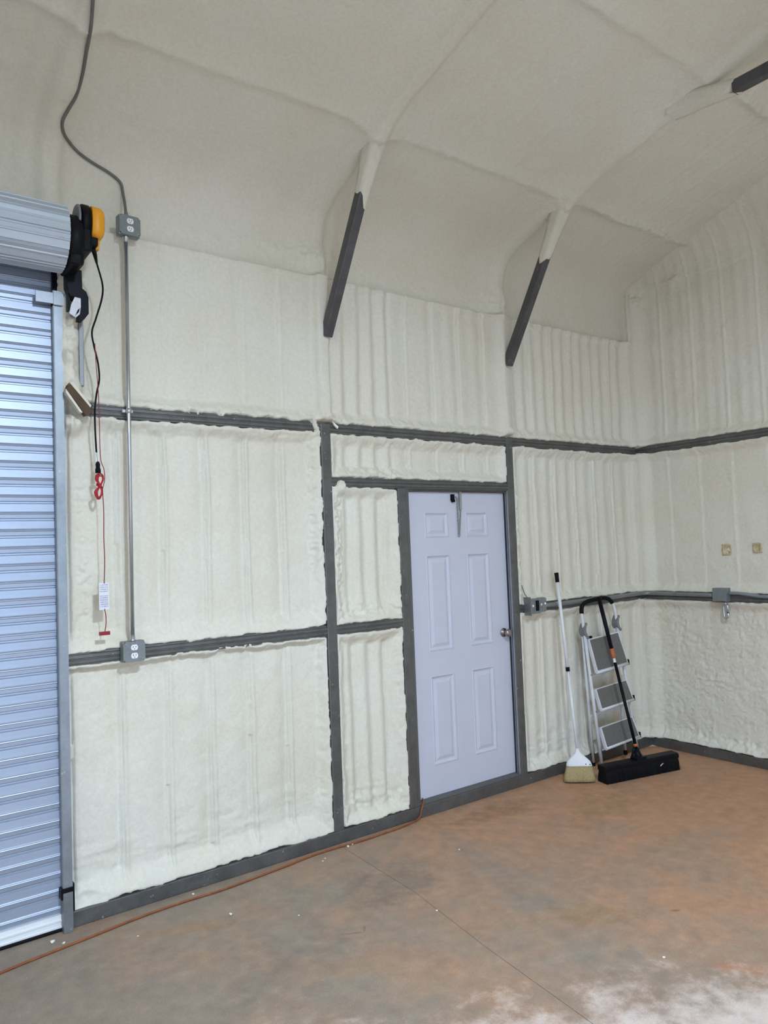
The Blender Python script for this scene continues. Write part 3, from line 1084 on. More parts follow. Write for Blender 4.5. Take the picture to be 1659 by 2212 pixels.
def guide(x0, x1, name='guide_track'):
    m_ = MB()
    m_.prism([(x0, 0.0), (x0, -0.034), (x0 + 0.005, -0.036), (x1, -0.036), (x1, 0.03), (x1 - 0.004, 0.03), (x1 - 0.004, -0.030), (x0 + 0.005, -0.030), (x0 + 0.005, 0.0)], 'z', 0.19, 3.075)
    return m_.build(name, 'zinc', d2)


guide(-2.212, -2.168)
guide(CX0 - 0.03, CX0 + 0.014)
ft = MB()
ft.box(-2.214, -2.170, -0.048, 0.01, 0.0, 0.185, 0.002)
ft.build('guide_foot', 'zinc_dull', d2)
fb = MB()
fb.box(-2.222, -2.166, -0.044, 0.0, 0.155, 0.205, 0.002)
fb.box(-2.168, -2.158, -0.030, 0.01, 0.085, 0.215, 0.002)
fb.build('foot_clip', 'black', d2)
# stop bracket near the top of the guide
sb = MB()
sb.box(-2.292, -2.168, -0.046, -0.038, 3.005, 3.060, 0.001)
sb.box(-2.212, -2.160, -0.050, 0.0, 3.000, 3.062, 0.001)
sb.build('stop_bracket', 'zinc', d2)
tp = MB()
tp.box(-2.210, -2.172, -0.022, 0.0, 3.07, 3.20)
for k in range(3):
    z0 = 3.092 + 0.034 * k
    tp.prism([(-2.206, z0), (-2.188, z0 + 0.006), (-2.188, z0 + 0.022), (-2.206, z0 + 0.028), (-2.199, z0 + 0.014)], 'y', -0.034, -0.02)
tp.build('wear_clips', 'navy', d2)
# coiled curtain above the opening
AX, AZ, RC = -0.178, 3.280, 0.150


def coil():
    m_ = MB()
    nf = 12
    vs = []
    prof = []
    for k in range(nf):
        a0 = 2 * math.pi * (k + 0.30) / nf
        a1 = 2 * math.pi * (k + 1.30) / nf
        for t, dr in ((0.0, -0.004), (0.05, -0.004), (0.10, 0.004), (0.33, 0.002), (0.38, 0.006), (0.44, 0.006), (0.48, 0.002), (0.90, 0.004), (0.95, -0.004)):
            # straight facet between a0 and a1
            p = Vector((math.cos(a0), math.sin(a0))).lerp(Vector((math.cos(a1), math.sin(a1))), t) * RC * 1.04
            p = p + p.normalized() * dr
            prof.append((AX + p.x, AZ + p.y))
    m_.prism(prof, 'x', CX0 - 0.02, -2.196)
    return m_.build('coil', 'coil', d2)


coil()
rv = MB()
for zz, ang in ((3.322, 200), (3.256, 232)):
    a_ = math.radians(ang)
    MB().lathe([(0.006, -0.002), (0.006, 0.003), (0.002, 0.005)],
               (-2.232, AX + math.cos(a_) * RC * 1.02, AZ + math.sin(a_) * RC * 1.02), (0, math.cos(a_), math.sin(a_)), 8).build('rivet', 'emt', d2)
MB().prism([(0.012, 3.12), (0.012, 3.20), (-0.06, 3.42), (-0.25, 3.44), (-0.26, 3.30), (-0.06, 3.14)], 'x', -5.33, -5.30).build('end_plate', 'black', d2)

# ------------------------------------------------------------------ chain-driven opener at the end of the coil
op = thing('door_opener', (-2.14, AX, 3.26), 'black roll-up door opener with a yellow end cover', 'opener')
m_ = MB()
m_.lathe([(0.02, 0.0), (0.118, 0.0), (0.126, 0.008), (0.126, 0.052), (0.118, 0.060), (0.05, 0.062)], (-2.193, AX - 0.03, 3.262), (1, 0, 0), 28)
m_.box(-2.190, -2.125, AX - 0.12, AX + 0.10, 3.13, 3.27, 0.02)
m_.build('gear_housing', 'black', op)
m_ = MB()
m_.lathe([(0.04, 0.0), (0.082, 0.0), (0.088, 0.006), (0.088, 0.034), (0.080, 0.036)], (-2.136, AX - 0.06, 3.352), (1, 0, 0), 26)
m_.box(-2.140, -2.092, AX - 0.13, AX + 0.02, 3.20, 3.36, 0.012)
m_.build('motor_body', 'black', op)
MB().lathe([(0.070, 0.0), (0.075, 0.004), (0.075, 0.010)], (-2.152, AX - 0.06, 3.362), (1, 0, 0), 24).build('brake_disc', 'grey_pl', op)


def yellow_cover():
    m2 = MB()
    rings = [(0.0, 1.0), (0.030, 1.0), (0.047, 0.95), (0.058, 0.84), (0.062, 0.70)]
    out = []
    yc, zc, hw, hh, rr = AX - 0.065, 3.350, 0.080, 0.076, 0.035
    for k in range(28):
        q = 2 * math.pi * k / 28
        c_, s_ = math.cos(q), math.sin(q)
        out.append((math.copysign(abs(c_) ** 0.55, c_) * hw, math.copysign(abs(s_) ** 0.55, s_) * hh))
    vs, fs = [], []
    for dx, sc in rings:
        for a_, b_ in out:
            vs.append((-2.094 + dx, yc + a_ * sc, zc + b_ * sc))
    n = len(out)
    for i in range(len(rings) - 1):
        for k in range(n):
            k2 = (k + 1) % n
            fs.append([i * n + k, i * n + k2, (i + 1) * n + k2, (i + 1) * n + k])
    m2.add(vs, fs, True)
    m2.f.append([(len(rings) - 1) * n + k for k in range(n)]); m2.sm.append(False)
    m2.f.append([k for k in range(n)][::-1]); m2.sm.append(False)
    m2.prism([(yc - 0.02, zc - 0.07), (yc + 0.05, zc - 0.07), (yc + 0.04, zc - 0.112), (yc + 0.0, zc - 0.112)], 'x', -2.085, -2.045)
    return m2.build('end_cover', 'yellow', op)


yellow_cover()
m_ = MB()
m_.box(-2.108, -2.060, AX - 0.11, AX - 0.02, 3.238, 3.282, 0.008)
m_.tube([(-2.078, AX - 0.07, 3.245), (-2.062, AX - 0.055, 3.215), (-2.045, AX - 0.02, 3.19)], [0.012, 0.010, 0.006], 10)
m_.build('cable_gland', 'black', op)
# mounting bracket below with the chain box
m_ = MB()
m_.prism([(-2.165, 3.165), (-2.098, 3.165), (-2.096, 3.075), (-2.078, 3.062), (-2.068, 3.035), (-2.068, 2.955), (-2.088, 2.925), (-2.112, 2.925), (-2.104, 2.985), (-2.104, 3.025), (-2.152, 3.030), (-2.158, 3.06), (-2.165, 3.08)],
         'y', -0.13, -0.055)
m_.box(-2.160, -2.148, -0.11, -0.07, 2.965, 3.05, 0.002)
m_.build('chain_guard', 'navy', op)
m_ = MB()
m_.prism([(-2.128, 3.036), (-2.094, 3.030), (-2.096, 2.985), (-2.118, 2.968), (-2.134, 2.930), (-2.158, 2.945), (-2.150, 2.985)], 'y', -0.128, -0.122)
m_.prism([(-2.104, 2.990), (-2.094, 2.992), (-2.108, 2.948), (-2.130, 2.925), (-2.132, 2.934), (-2.114, 2.955)], 'y', -0.126, -0.121)
m_.build('plastic_wrap', mat('translucent white film', (0.66, 0.68, 0.76), 0.25, 0, 0.12, 25), op)

def hang(p):
    """cords leave the opener and fall back towards the wall"""
    x, y, z = p
    dy = 0.095 * max(0.0, min(1.0, (3.05 - z) / 0.75))
    return (x + dy * 0.283, y + dy, z + dy * (z - 1.752) / 3.735)


def hung(mb):
    mb.v = [hang(p) for p in mb.v]
    return mb


# black supply cord with plug, hanging from the opener
pts = [(-2.045, AX - 0.02, 3.19), (-2.010, -0.165, 3.10), (-2.012, -0.155, 3.03), (-2.040, -0.15, 2.93), (-2.060, -0.148, 2.86), (-2.052, -0.15, 2.79),
       (-2.035, -0.15, 2.71), (-2.030, -0.15, 2.63), (-2.044, -0.15, 2.56), (-2.054, -0.15, 2.48), (-2.055, -0.15, 2.38), (-2.052, -0.15, 2.29)]
hung(MB().tube(spline(pts, 6), 0.0045, 8)).build('power_cord', 'black_r', op)
hung(MB().box(-2.056, -2.043, -0.154, -0.146, 2.222, 2.268, 0.001)).build('cord_label', 'white_pl', op)
m_ = MB()
m_.lathe([(0.006, 0), (0.011, 0.012), (0.010, 0.03), (0.013, 0.038), (0.013, 0.056)], (-2.046, -0.15, 2.224), (0.02, 0, -1), 12)
m_.tube([(-2.052, -0.15, 2.29), (-2.048, -0.15, 2.22)], 0.0045, 8)
plug = hung(m_).build('plug', 'black_r', op)
for dx in (-0.005, 0.005):
    hung(MB().box(-2.0455 + dx - 0.0012, -2.0455 + dx + 0.0012, -0.153, -0.147, 2.150, 2.170)).build('plug_blade', 'emt', plug)

# red release cord with knot, card and handle
pc = thing('release_cord', (-2.03, -0.165, 1.39), 'red emergency release cord with bundled loops, printed card and red handle', 'cord')
m_ = MB()
m_.tube(spline([(-2.052, -0.165, 2.80), (-2.048, -0.165, 2.70), (-2.040, -0.165, 2.55), (-2.038, -0.165, 2.40), (-2.036, -0.165, 2.24), (-2.022, -0.166, 2.19), (-2.018, -0.166, 2.14), (-2.030, -0.168, 2.09)], 6), 0.0021, 6)
m_.tube(spline([(-2.030, -0.166, 2.09), (-2.026, -0.165, 1.98), (-2.028, -0.165, 1.85), (-2.026, -0.165, 1.74), (-2.031, -0.165, 1.632)], 6), 0.0024, 6)
m_.tube(spline([(-2.032, -0.165, 1.512), (-2.026, -0.165, 1.480), (-2.026, -0.165, 1.44), (-2.032, -0.165, 1.402)], 6), 0.0024, 6)
hung(m_).build('cord', 'red_cord', pc)
m_ = MB()
rnd = random.Random(5)
for k in range(9):
    w_ = 0.010 + 0.010 * rnd.random()
    yy = -0.166 + 0.010 * (rnd.random() - 0.5)
    c0 = -2.044 + 0.006 * (rnd.random() - .5)
    t_, b_ = 2.150 + 0.014 * rnd.random(), 2.040 + 0.012 * rnd.random()
    mid = 2.105
    lo = [(c0 + 0.004, yy, mid), (c0 + w_, yy, (mid + t_) / 2 + .01), (c0 + w_ * .4, yy, t_), (c0 - w_ * .6, yy, t_ - .006), (c0 - w_ * .8, yy, (mid + t_) / 2), (c0, yy, mid),
          (c0 - 0.004 - w_ * .9, yy, (mid + b_) / 2), (c0 - 0.004 - w_ * .4, yy, b_), (c0 - 0.004 + w_ * .4, yy, b_ + .004), (c0 - .004 + w_ * .8, yy, (mid + b_) / 2), (c0 + 0.003, yy, mid)]
    m_.tube(spline(lo, 5), 0.0026, 6)
m_.tube(spline([(-2.056, -0.158, 2.115), (-2.044, -0.178, 2.104), (-2.032, -0.166, 2.098), (-2.044, -0.152, 2.104), (-2.056, -0.16, 2.108), (-2.044, -0.178, 2.098), (-2.030, -0.164, 2.090)], 5), 0.0034, 6)
hung(m_).build('cord_bundle', 'red', pc)
card = MB()
card.box(-0.0255, 0.0255, -0.0012, 0.0012, -0.066, 0.066)
cardo = card.build('warning_card', 'tag')
cardo.location = hang((-2.033, -0.165, 1.572))
cardo.rotation_euler = (0, 0, math.radians(8))
adopt(cardo, pc)
hung(MB().box(-2.060, -2.008, -0.172, -0.158, 1.386, 1.404, 0.003)).build('pull_handle', 'red_dark', pc)


# ------------------------------------------------------------------ receptacle boxes
def outlet(cx, cz, label, tilt=0.0, y=-0.004):
    t = thing('outlet_box', (cx, y, cz), label, 'outlet')
    hw, hh, dp = 0.056, 0.052, 0.045
    R = Matrix.Translation((cx, 0, cz)) @ Matrix.Rotation(tilt, 4, 'Z') @ Matrix.Translation((-cx, 0, -cz))
    MB().box(cx - hw, cx + hw, y - dp, y, cz - hh, cz + hh, 0.006, R).build('back_box', 'box_grey', t)
    # cover with notched corners
    n_ = 0.010
    poly = [(-hw + n_, -hh), (hw - n_, -hh), (hw - n_, -hh + n_ * .8), (hw, -hh + n_), (hw, hh - n_), (hw - n_ * .8, hh - n_), (hw - n_, hh),
            (-hw + n_, hh), (-hw + n_, hh - n_ * .8), (-hw, hh - n_), (-hw, -hh + n_), (-hw + n_ * .8, -hh + n_)]
    cv = MB().prism([(cx + a * .985, cz + b * .985) for a, b in poly], 'y', y - dp - 0.010, y - dp - 0.0005, False, R).build('cover', 'box_grey', t)
    for sx, sz in ((-1, 1), (1, -1)):
        MB().lathe([(0.0035, 0), (0.0035, 0.002), (0.001, 0.003)], R @ Vector((cx + sx * (hw - .014), y - dp - 0.010, cz + sz * (hh - .014))), (0, -1, 0), 8).build('screw', 'emt', cv)
    for k in (-1, 1):
        zc = cz + 0.0205 * k
        pl = []
        for i in range(20):
            q = 2 * math.pi * i / 20
            pl.append((cx + 0.0175 * math.cos(q), zc + max(-0.0140, min(0.0140, 0.0175 * math.sin(q)))))
        rc = MB().prism(pl, 'y', y - dp - 0.014, y - dp - 0.0095, False, R).build('receptacle', 'recept', t)
        for dx, hl in ((-0.0065, 0.0045), (0.0065, 0.0036)):
            MB().box(cx + dx - 0.0014, cx + dx + 0.0014, y - dp - 0.0146, y - dp - 0.0138, zc + 0.002 - hl + .001, zc + 0.002 + hl + .001, 0, R).build('slot', 'slot', rc)
        MB().box(cx - 0.0024, cx + 0.0024, y - dp - 0.0146, y - dp - 0.0138, zc - 0.0095, zc - 0.0055, 0, R).build('slot', 'slot', rc)
    return t


outlet(-1.860, 1.280, 'grey metal duplex outlet box on the lower girt below the conduit', 0.0, -0.006)
ob = outlet(-1.842, 3.470, 'grey metal duplex outlet box at the top end of the conduit', 0.06, -0.020)
m_ = MB()
m_.lathe([(0.014, 0), (0.014, 0.012), (0.010, 0.016), (0.009, 0.03)], (-1.846, -0.040, 3.522), (0, 0, 1), 12)
m_.build('cable_connector', 'box_grey', ob)

# vertical conduit between the boxes
cn = thing('conduit', (-1.858, -0.042, 1.332), 'thin shiny steel conduit running up the foam wall between two outlet boxes', 'conduit')
MB().tube([(-1.862, -0.044, 1.345), (-1.852, -0.044, 3.405)], 0.0105, 14).build('pipe', 'emt', cn)
MB().lathe([(0.0135, 0), (0.0135, 0.022), (0.016, 0.024), (0.016, 0.030)], (-1.862, -0.044, 1.362), (0, 0, -1), 14).build('coupling', 'emt', cn)
MB().lathe([(0.0135, 0), (0.0135, 0.022), (0.016, 0.024), (0.016, 0.030)], (-1.852, -0.044, 3.388), (0, 0, 1), 14).build('coupling', 'emt', cn)
m_ = MB()
m_.lathe([(0.014, -0.012), (0.014, 0.012)], (-1.856, -0.044, 2.505), (0, 0, 1), 14)
m_.box(-1.885, -1.830, -0.034, -0.004, 2.497, 2.513, 0.002)
m_.build('strap', 'emt', cn)

# flexible grey cable rising over the roof foam
CABLE = [(-1.846, -0.040, 3.535), (-1.842, -0.020, 3.575), (-1.830, 0.030, 3.640), (-1.828, 0.060, 3.700), (-1.836, 0.060, 3.745), (-1.865, 0.053, 3.768), (-1.916, 0.044, 3.788),
         (-1.988, 0.036, 3.809), (-2.063, 0.013, 3.831), (-2.120, -0.023, 3.857), (-2.156, -0.072, 3.870), (-2.173, -0.129, 3.890), (-2.159, -0.187, 3.927), (-2.139, -0.254, 3.968),
         (-2.142, -0.377, 4.003), (-2.162, -0.522, 4.022), (-2.186, -0.680, 4.028), (-2.208, -0.794, 4.070), (-2.239, -0.942, 4.114), (-2.270, -1.116, 4.180), (-2.28, -1.4, 4.24)]
fc = MB().tube(spline(CABLE, 8), 0.0075, 10).build('flexible_cable', 'flex')
tag(fc, 'grey flexible cable snaking up the ceiling foam from the top outlet box', 'cable')

# ------------------------------------------------------------------ open device box by the door
sw = thing('switch_box', (1.09, -0.006, 1.23), 'open grey metal device box with black switch beside the white door', 'electrical box')
m_ = MB()
m_.box(1.035, 1.150, -0.062, -0.004, 1.226, 1.334, 0.004)
m_.build('box', 'box_grey', sw)
m_ = MB()
m_.box(1.030, 1.036, -0.070, -0.002, 1.216, 1.350, 0.001)
m_.build('side_plate', 'zinc_dull', sw)
m_ = MB()
m_.box(1.150, 1.225, -0.052, -0.004, 1.232, 1.338, 0.012)
m_.build('extension_ring', 'box_grey', sw)
MB().box(1.092, 1.122, -0.070, -0.058, 1.246, 1.322, 0.003).build('switch', 'black', sw)
m_ = MB()
for sx, sz in ((1.064, 1.284), (1.163, 1.288), (1.205, 1.292)):
    MB().lathe([(0.009, 0), (0.009, 0.004), (0.004, 0.007)], (sx, -0.060 if sx < 1.15 else -0.051, sz), (0, -1, 0), 10).build('screw', 'alu', sw)
m_ = MB()
m_.tube(spline([(1.006, -0.012, 1.440), (1.013, -0.02, 1.40), (1.022, -0.024, 1.372), (1.036, -0.03, 1.350), (1.038, -0.03, 1.330)], 5), 0.0035, 6)
m_.build('wire', 'flex', sw)

# ------------------------------------------------------------------ conduit along the girt round the corner
PY_ = -0.026
pipe = [(1.215, PY_, 1.274), (1.6, PY_, 1.276), (2.0, PY_, 1.279), (2.28, PY_, 1.283), (2.385, PY_ - 0.004, 1.285), (2.440, PY_ - 0.022, 1.286), (2.474, PY_ - 0.058, 1.286),
        (2.484, PY_ - 0.12, 1.285), (2.486, -0.30, 1.284), (2.486, -0.66, 1.282)]
hc = thing('conduit', (1.215, PY_, 1.274), 'grey conduit bent round the room corner along the middle girt', 'conduit')
MB().tube(spline(pipe, 6), 0.0165, 12).build('pipe', 'zinc_dull', hc)
m_ = MB()
m_.lathe([(0.020, -0.016), (0.020, 0.016)], (1.37, PY_, 1.275), (1, 0, 0), 14)
m_.build('coupling', 'emt', hc)
jb = thing('junction_box', (2.50, -0.72, 1.29), 'small square grey junction box on the gable wall girt with a metal loop below', 'electrical box')
MB().box(2.438, 2.505, -0.775, -0.665, 1.240, 1.342, 0.004).build('box', 'box_grey', jb)
MB().box(2.430, 2.4385, -0.772, -0.668, 1.243, 1.339, 0.002).build('cover', 'box_grey', jb)
m_ = MB()
lp = []
for k in range(17):
    q = math.pi * k / 16
    lp.append((2.470, -0.748 - 0.017 * math.cos(q) * -1, 1.125 - 0.017 * math.sin(q)))
loop = [(2.470, -0.765, 1.195), (2.470, -0.765, 1.16)] + [(2.470, p[1], p[2]) for p in lp] + [(2.470, -0.731, 1.16), (2.470, -0.731, 1.195)]
tl = [(2.470, -0.748 + 0.017 * math.cos(math.pi * k / 10), 1.195 + 0.017 * math.sin(math.pi * k / 10)) for k in range(11)]
m_.tube([(2.470, -0.765, 1.16)] + [(2.470, -0.748 - 0.017 * math.cos(math.pi * k / 10), 1.130 - 0.017 * math.sin(math.pi * k / 10)) for k in range(11)] + [(2.470, -0.731, 1.16)] + tl + [(2.470, -0.765, 1.15)], 0.0095, 10)
m_.tube([(2.470, -0.748, 1.24), (2.470, -0.748, 1.208)], 0.011, 10)
m_.build('cable_loop', 'emt', jb)
rc2 = thing('conduit', (2.486, -0.775, 1.29), 'wavy grey conduit on the gable wall running on from the junction box', 'conduit')
MB().tube(spline([(2.484, -0.772, 1.302), (2.482, -0.85, 1.303), (2.484, -0.92, 1.296), (2.486, -1.02, 1.284), (2.486, -1.15, 1.282), (2.486, -1.4, 1.283), (2.486, -2.2, 1.28)], 6), 0.0125, 12).build('pipe', 'zinc', rc2)


# cut-out foam patches on the gable wall
def patch(cy, cz, s, seed):
    rnd = random.Random(seed)
    m_ = MB()
    vs, fs = [], []
    n = 20
    for ring, (sc, dx) in enumerate(((1.12, 0.035), (1.05, 0.0), (0.85, -0.006), (0.70, 0.004), (0.0, 0.006))):
        for k in range(n):
            q = 2 * math.pi * k / n + math.pi / 4
            c_, s_ = math.cos(q), math.sin(q)
            sq = 0.9 / max(abs(c_), abs(s_)) ** 0.8
            j = 1 + 0.12 * (rnd.random() - .5)
            vs.append((XR + 0.030 + dx + 0.004 * (rnd.random() - .5), cy + c_ * sq * s * sc * j, cz + s_ * sq * s * 1.12 * sc * j))
    for i in range(4):
        for k in range(n):
            k2 = (k + 1) % n
            fs.append([i * n + k, i * n + k2, (i + 1) * n + k2, (i + 1) * n + k])
    m_.add(vs, fs, True)
    return m_.build('foam_patch', 'foam_tan', wr)


patch(-0.745, 1.635, 0.042, 1)
patch(-0.985, 1.645, 0.036, 2)

# ------------------------------------------------------------------ wood scrap caught in the foam by the guide
ws = thing('wood_scrap', (-2.10, -0.06, 2.52), 'weathered brown wood scrap stuck in the foam beside the roll-up door', 'wood scrap')
m_ = MB()
Rw = Matrix.Translation((-2.112, -0.075, 2.533)) @ Matrix.Rotation(math.radians(32), 4, 'Y') @ Matrix.Rotation(math.radians(-8), 4, 'X')
Rw = Matrix.Translation((-2.112, -0.080, 2.533)) @ Matrix.Rotation(math.radians(-37), 4, 'Y')
m_.prism([(-0.021, -0.080), (0.019, -0.086), (0.023, 0.070), (0.004, 0.086), (-0.017, 0.072)], 'y', -0.012, 0.030, False, Rw)
m_.build('block', 'wood', ws)
m_ = MB()
m_.prism([(0.021, -0.060), (0.031, -0.055), (0.028, 0.085), (0.014, 0.090)], 'y', -0.014, 0.028, False, Rw)
m_.prism([(-0.024, -0.060), (-0.034, -0.050), (-0.030, 0.060), (-0.018, 0.075)], 'y', -0.010, 0.028, False, Rw)
m_.build('foam_skin', 'foam', ws)

# ------------------------------------------------------------------ step ladder
LX, LYf = 1.862, -0.160
lad = thing('step_ladder', (LX, LYf, 0), 'folded white step ladder with grey treads leaning in the corner', 'ladder')
LROT = math.radians(-4)
LEAN = math.radians(2.9)
LM = Matrix.Translation((LX, LYf, 0)) @ Matrix.Rotation(LROT, 4, 'Z') @ Matrix.Rotation(math.radians(-4.6), 4, 'Y') @ Matrix.Rotation(-LEAN, 4, 'X')


def L(x, y, z):
    return LM @ Vector((x, y, z))


def rail(x0, y0, z0, x1, y1, z1, name, r=0.0125):
    m_ = MB().tube([L(x0, y0, z0), L(x1, y1, z1)], r, 10)
    return m_.build(name, 'ladder_w', lad)


wB, wT = 0.208, 0.188
for s_ in (-1, 1):
    rail(s_ * wB, 0, 0.012, s_ * wT, 0.0, 1.04, 'front_rail')
    rail(s_ * (wB - 0.022), 0.105, 0.020, s_ * (wT - 0.004), 0.026, 1.03, 'rear_leg', 0.011)
    MB().lathe([(0.017, 0.0), (0.017, 0.03), (0.0145, 0.036)], L(s_ * wB, 0, 0.001), LM.to_3x3() @ Vector((0, 0, 1)), 12).build('rubber_foot', 'black_r', lad)
    MB().lathe([(0.015, 0.0), (0.015, 0.03), (0.013, 0.036)], L(s_ * (wB - 0.022), 0.105, 0.010), LM.to_3x3() @ Vector((0, 0, 1)), 12).build('rubber_foot', 'black_r', lad)
    # crescent side bracket at the hinge
    m_ = MB()
    oc, ic = [], []
    for k in range(13):
        q = math.radians(100 + 160 * k / 12) if s_ > 0 else math.radians(80 - 160 * k / 12)
        oc.append((s_ * wT + 0.004 * s_ + 0.035 * math.cos(q) * (1 if s_ > 0 else -1) * (1 if s_ > 0 else 1), 1.070 + 0.062 * math.sin(q)))
        ic.append((s_ * wT + 0.010 * s_ + 0.016 * math.cos(q) * (1 if s_ > 0 else -1), 1.070 + 0.036 * math.sin(q)))
    oc = [(s_ * wT - 0.034 * math.sin(math.pi * k / 12) + 0.012, 1.008 + 0.124 * k / 12) for k in range(13)]
    ic = [(s_ * wT - 0.012 * math.sin(math.pi * k / 12) + 0.016, 1.028 + 0.084 * k / 12) for k in range(13)]
    poly = oc + [(s_ * wT + 0.024, 1.132), (s_ * wT + 0.024, 1.112)] + ic[::-1] + [(s_ * wT + 0.024, 1.028), (s_ * wT + 0.024, 1.008)]
    m_.prism(poly, 'y', -0.020, 0.034, False, LM)
    m_.build('hinge_bracket', 'grey_pl', lad)
# top hoop
hoop = [(-wT, 0, 1.03), (-wT, 0.0, 1.15), (-wT + 0.006, 0.004, 1.215), (-wT + 0.030, 0.010, 1.262), (-wT + 0.085, 0.012, 1.285), (0.0, 0.012, 1.290),
        (wT - 0.085, 0.012, 1.285), (wT - 0.030, 0.010, 1.262), (wT - 0.006, 0.004, 1.215), (wT, 0.0, 1.15), (wT, 0, 1.03)]
HP = spline([L(*p) for p in hoop], 6)
MB().tube(HP, 0.0125, 10).build('handle_hoop', 'ladder_w', lad)
MB().tube(HP[11:-14], 0.0165, 10).build('handle_grip', 'black_r', lad)


def step(zt, zb, yt, yb, wt, wb_, big=False):
    t_ = MB()
    n = Vector((0, -(zt - zb), -(yb - yt))).normalized() * 0.012
    vs = []
    for (hw_, yy, zz) in ((wb_, yb, zb), (wt, yt, zt)):
        for sx in (-1, 1):
            vs.append(Vector((sx * hw_, yy, zz)))
    A, B, C_, D_ = vs[0], vs[1], vs[3], vs[2]
    front = [A + n, B + n, C_ + n, D_ + n]
    back = [A - n, B - n, C_ - n, D_ - n]
    t_.add(front + back, [[0, 1, 2, 3], [7, 6, 5, 4], [0, 4, 5, 1], [1, 5, 6, 2], [2, 6, 7, 3], [3, 7, 4, 0]], False, LM)
    tread = t_.build('step', 'ladder_w', lad)
    # raised rim along the front edge
    MB().tube([LM @ (A + n * 0.6 + Vector((0, 0, -.004))), LM @ (B + n * 0.6 + Vector((0, 0, -.004)))], 0.0125, 8).build('front_lip', 'ladder_w', tread)
    q = MB()
    cx_ = (A + B + C_ + D_) / 4
    k1 = [cx_ + (p - cx_) * 0.925 + n * 1.02 for p in (A, B, C_, D_)]
    k2 = [p + n * 0.30 for p in k1]
    q.add(k1 + k2, [[3, 2, 1, 0], [4, 5, 6, 7], [0, 1, 5, 4], [1, 2, 6, 5], [2, 3, 7, 6], [3, 0, 4, 7]], False, LM)
    q.build('tread_mat', 'mat_grey', tread)
    e = MB()
    for sx in (1,):
        e.box(sx * (wb_ + 0.006) - 0.007, sx * (wb_ + 0.006) + 0.007, yb - 0.014, yb + 0.012, zb - 0.012, zb + 0.030, 0.002, LM)
    e.build('edge_cap', 'black_r', tread)


step(1.005, 0.755, -0.004, -0.052, 0.172, 0.180)
step(0.620, 0.470, -0.008, -0.046, 0.180, 0.188)
step(0.328, 0.178, -0.008, -0.046, 0.186, 0.194)
MB().box(-0.145, -0.120, -0.012, 0.008, 1.006, 1.024, 0.003, LM).build('latch_button', 'black_r', lad)
m_ = MB()
for zz, ww in ((0.70, 0.184), (0.41, 0.190), (0.13, 0.196)):
    MB().tube([L(-ww, 0.060, zz), L(ww, 0.060, zz)], 0.007, 8).build('rear_crossbar', 'ladder_w', lad)
m_ = MB()
for zz, ww in ((0.735, 0.194), (0.455, 0.199), (0.165, 0.205)):
    for s_ in (-1, 1):
        MB().lathe([(0.006, 0), (0.006, 0.005), (0.002, 0.007)], L(s_ * ww, -0.012, zz), LM.to_3x3() @ Vector((0, -1, 0)), 8).build('rivet', 'box_grey', lad)

# ------------------------------------------------------------------ straw broom with white plastic cap
BB = Vector((1.288, -0.238, 0.0))
BT = Vector((1.372, -0.030, 1.512))
ax = (BT - BB).normalized()
bro = thing('straw_broom', BB, 'straw broom with white cap and white handle leaning on the foam wall', 'broom')


def onb(z):
    return BB + ax * (z / ax.z)


MB().tube([onb(0.215), onb(0.80)], 0.0100, 12).build('lower_handle', 'white_pl', bro)
MB().tube([onb(0.79), onb(1.45)], [0.0125, 0.0125], 12).build('upper_handle', 'white_pl', bro)
MB().tube([onb(0.782), onb(0.812)], 0.0150, 12).build('collar', 'black_r', bro)
MB().tube([onb(1.440), onb(1.512)], [0.0150, 0.0165], 12).build('grip', 'black_r', bro)
# frame of the broom head: broad side follows the wall, turned a little to the room
hx = Vector((0.76, -0.65, 0.0)).normalized()
hy = ax.cross(hx).normalized()


def head(mb, rows, n=28, pw=0.6):
    vs, fs = [], []
    for z_, wx, wy, sh in rows:
        c_ = onb(z_)
        for k in range(n):
            q = 2 * math.pi * k / n
            a_, b_ = math.cos(q), math.sin(q)
            vs.append(c_ + hx * (math.copysign(abs(a_) ** pw, a_) * wx + sh) + hy * math.copysign(abs(b_) ** pw, b_) * wy)
    for i in range(len(rows) - 1):
        for k in range(n):
            k2 = (k + 1) % n
            fs.append([i * n + k, i * n + k2, (i + 1) * n + k2, (i + 1) * n + k])
    mb.add(vs, fs, True)
    mb.f.append([k for k in range(n)][::-1]); mb.sm.append(False)
    mb.f.append([(len(rows) - 1) * n + k for k in range(n)]); mb.sm.append(False)
    return mb


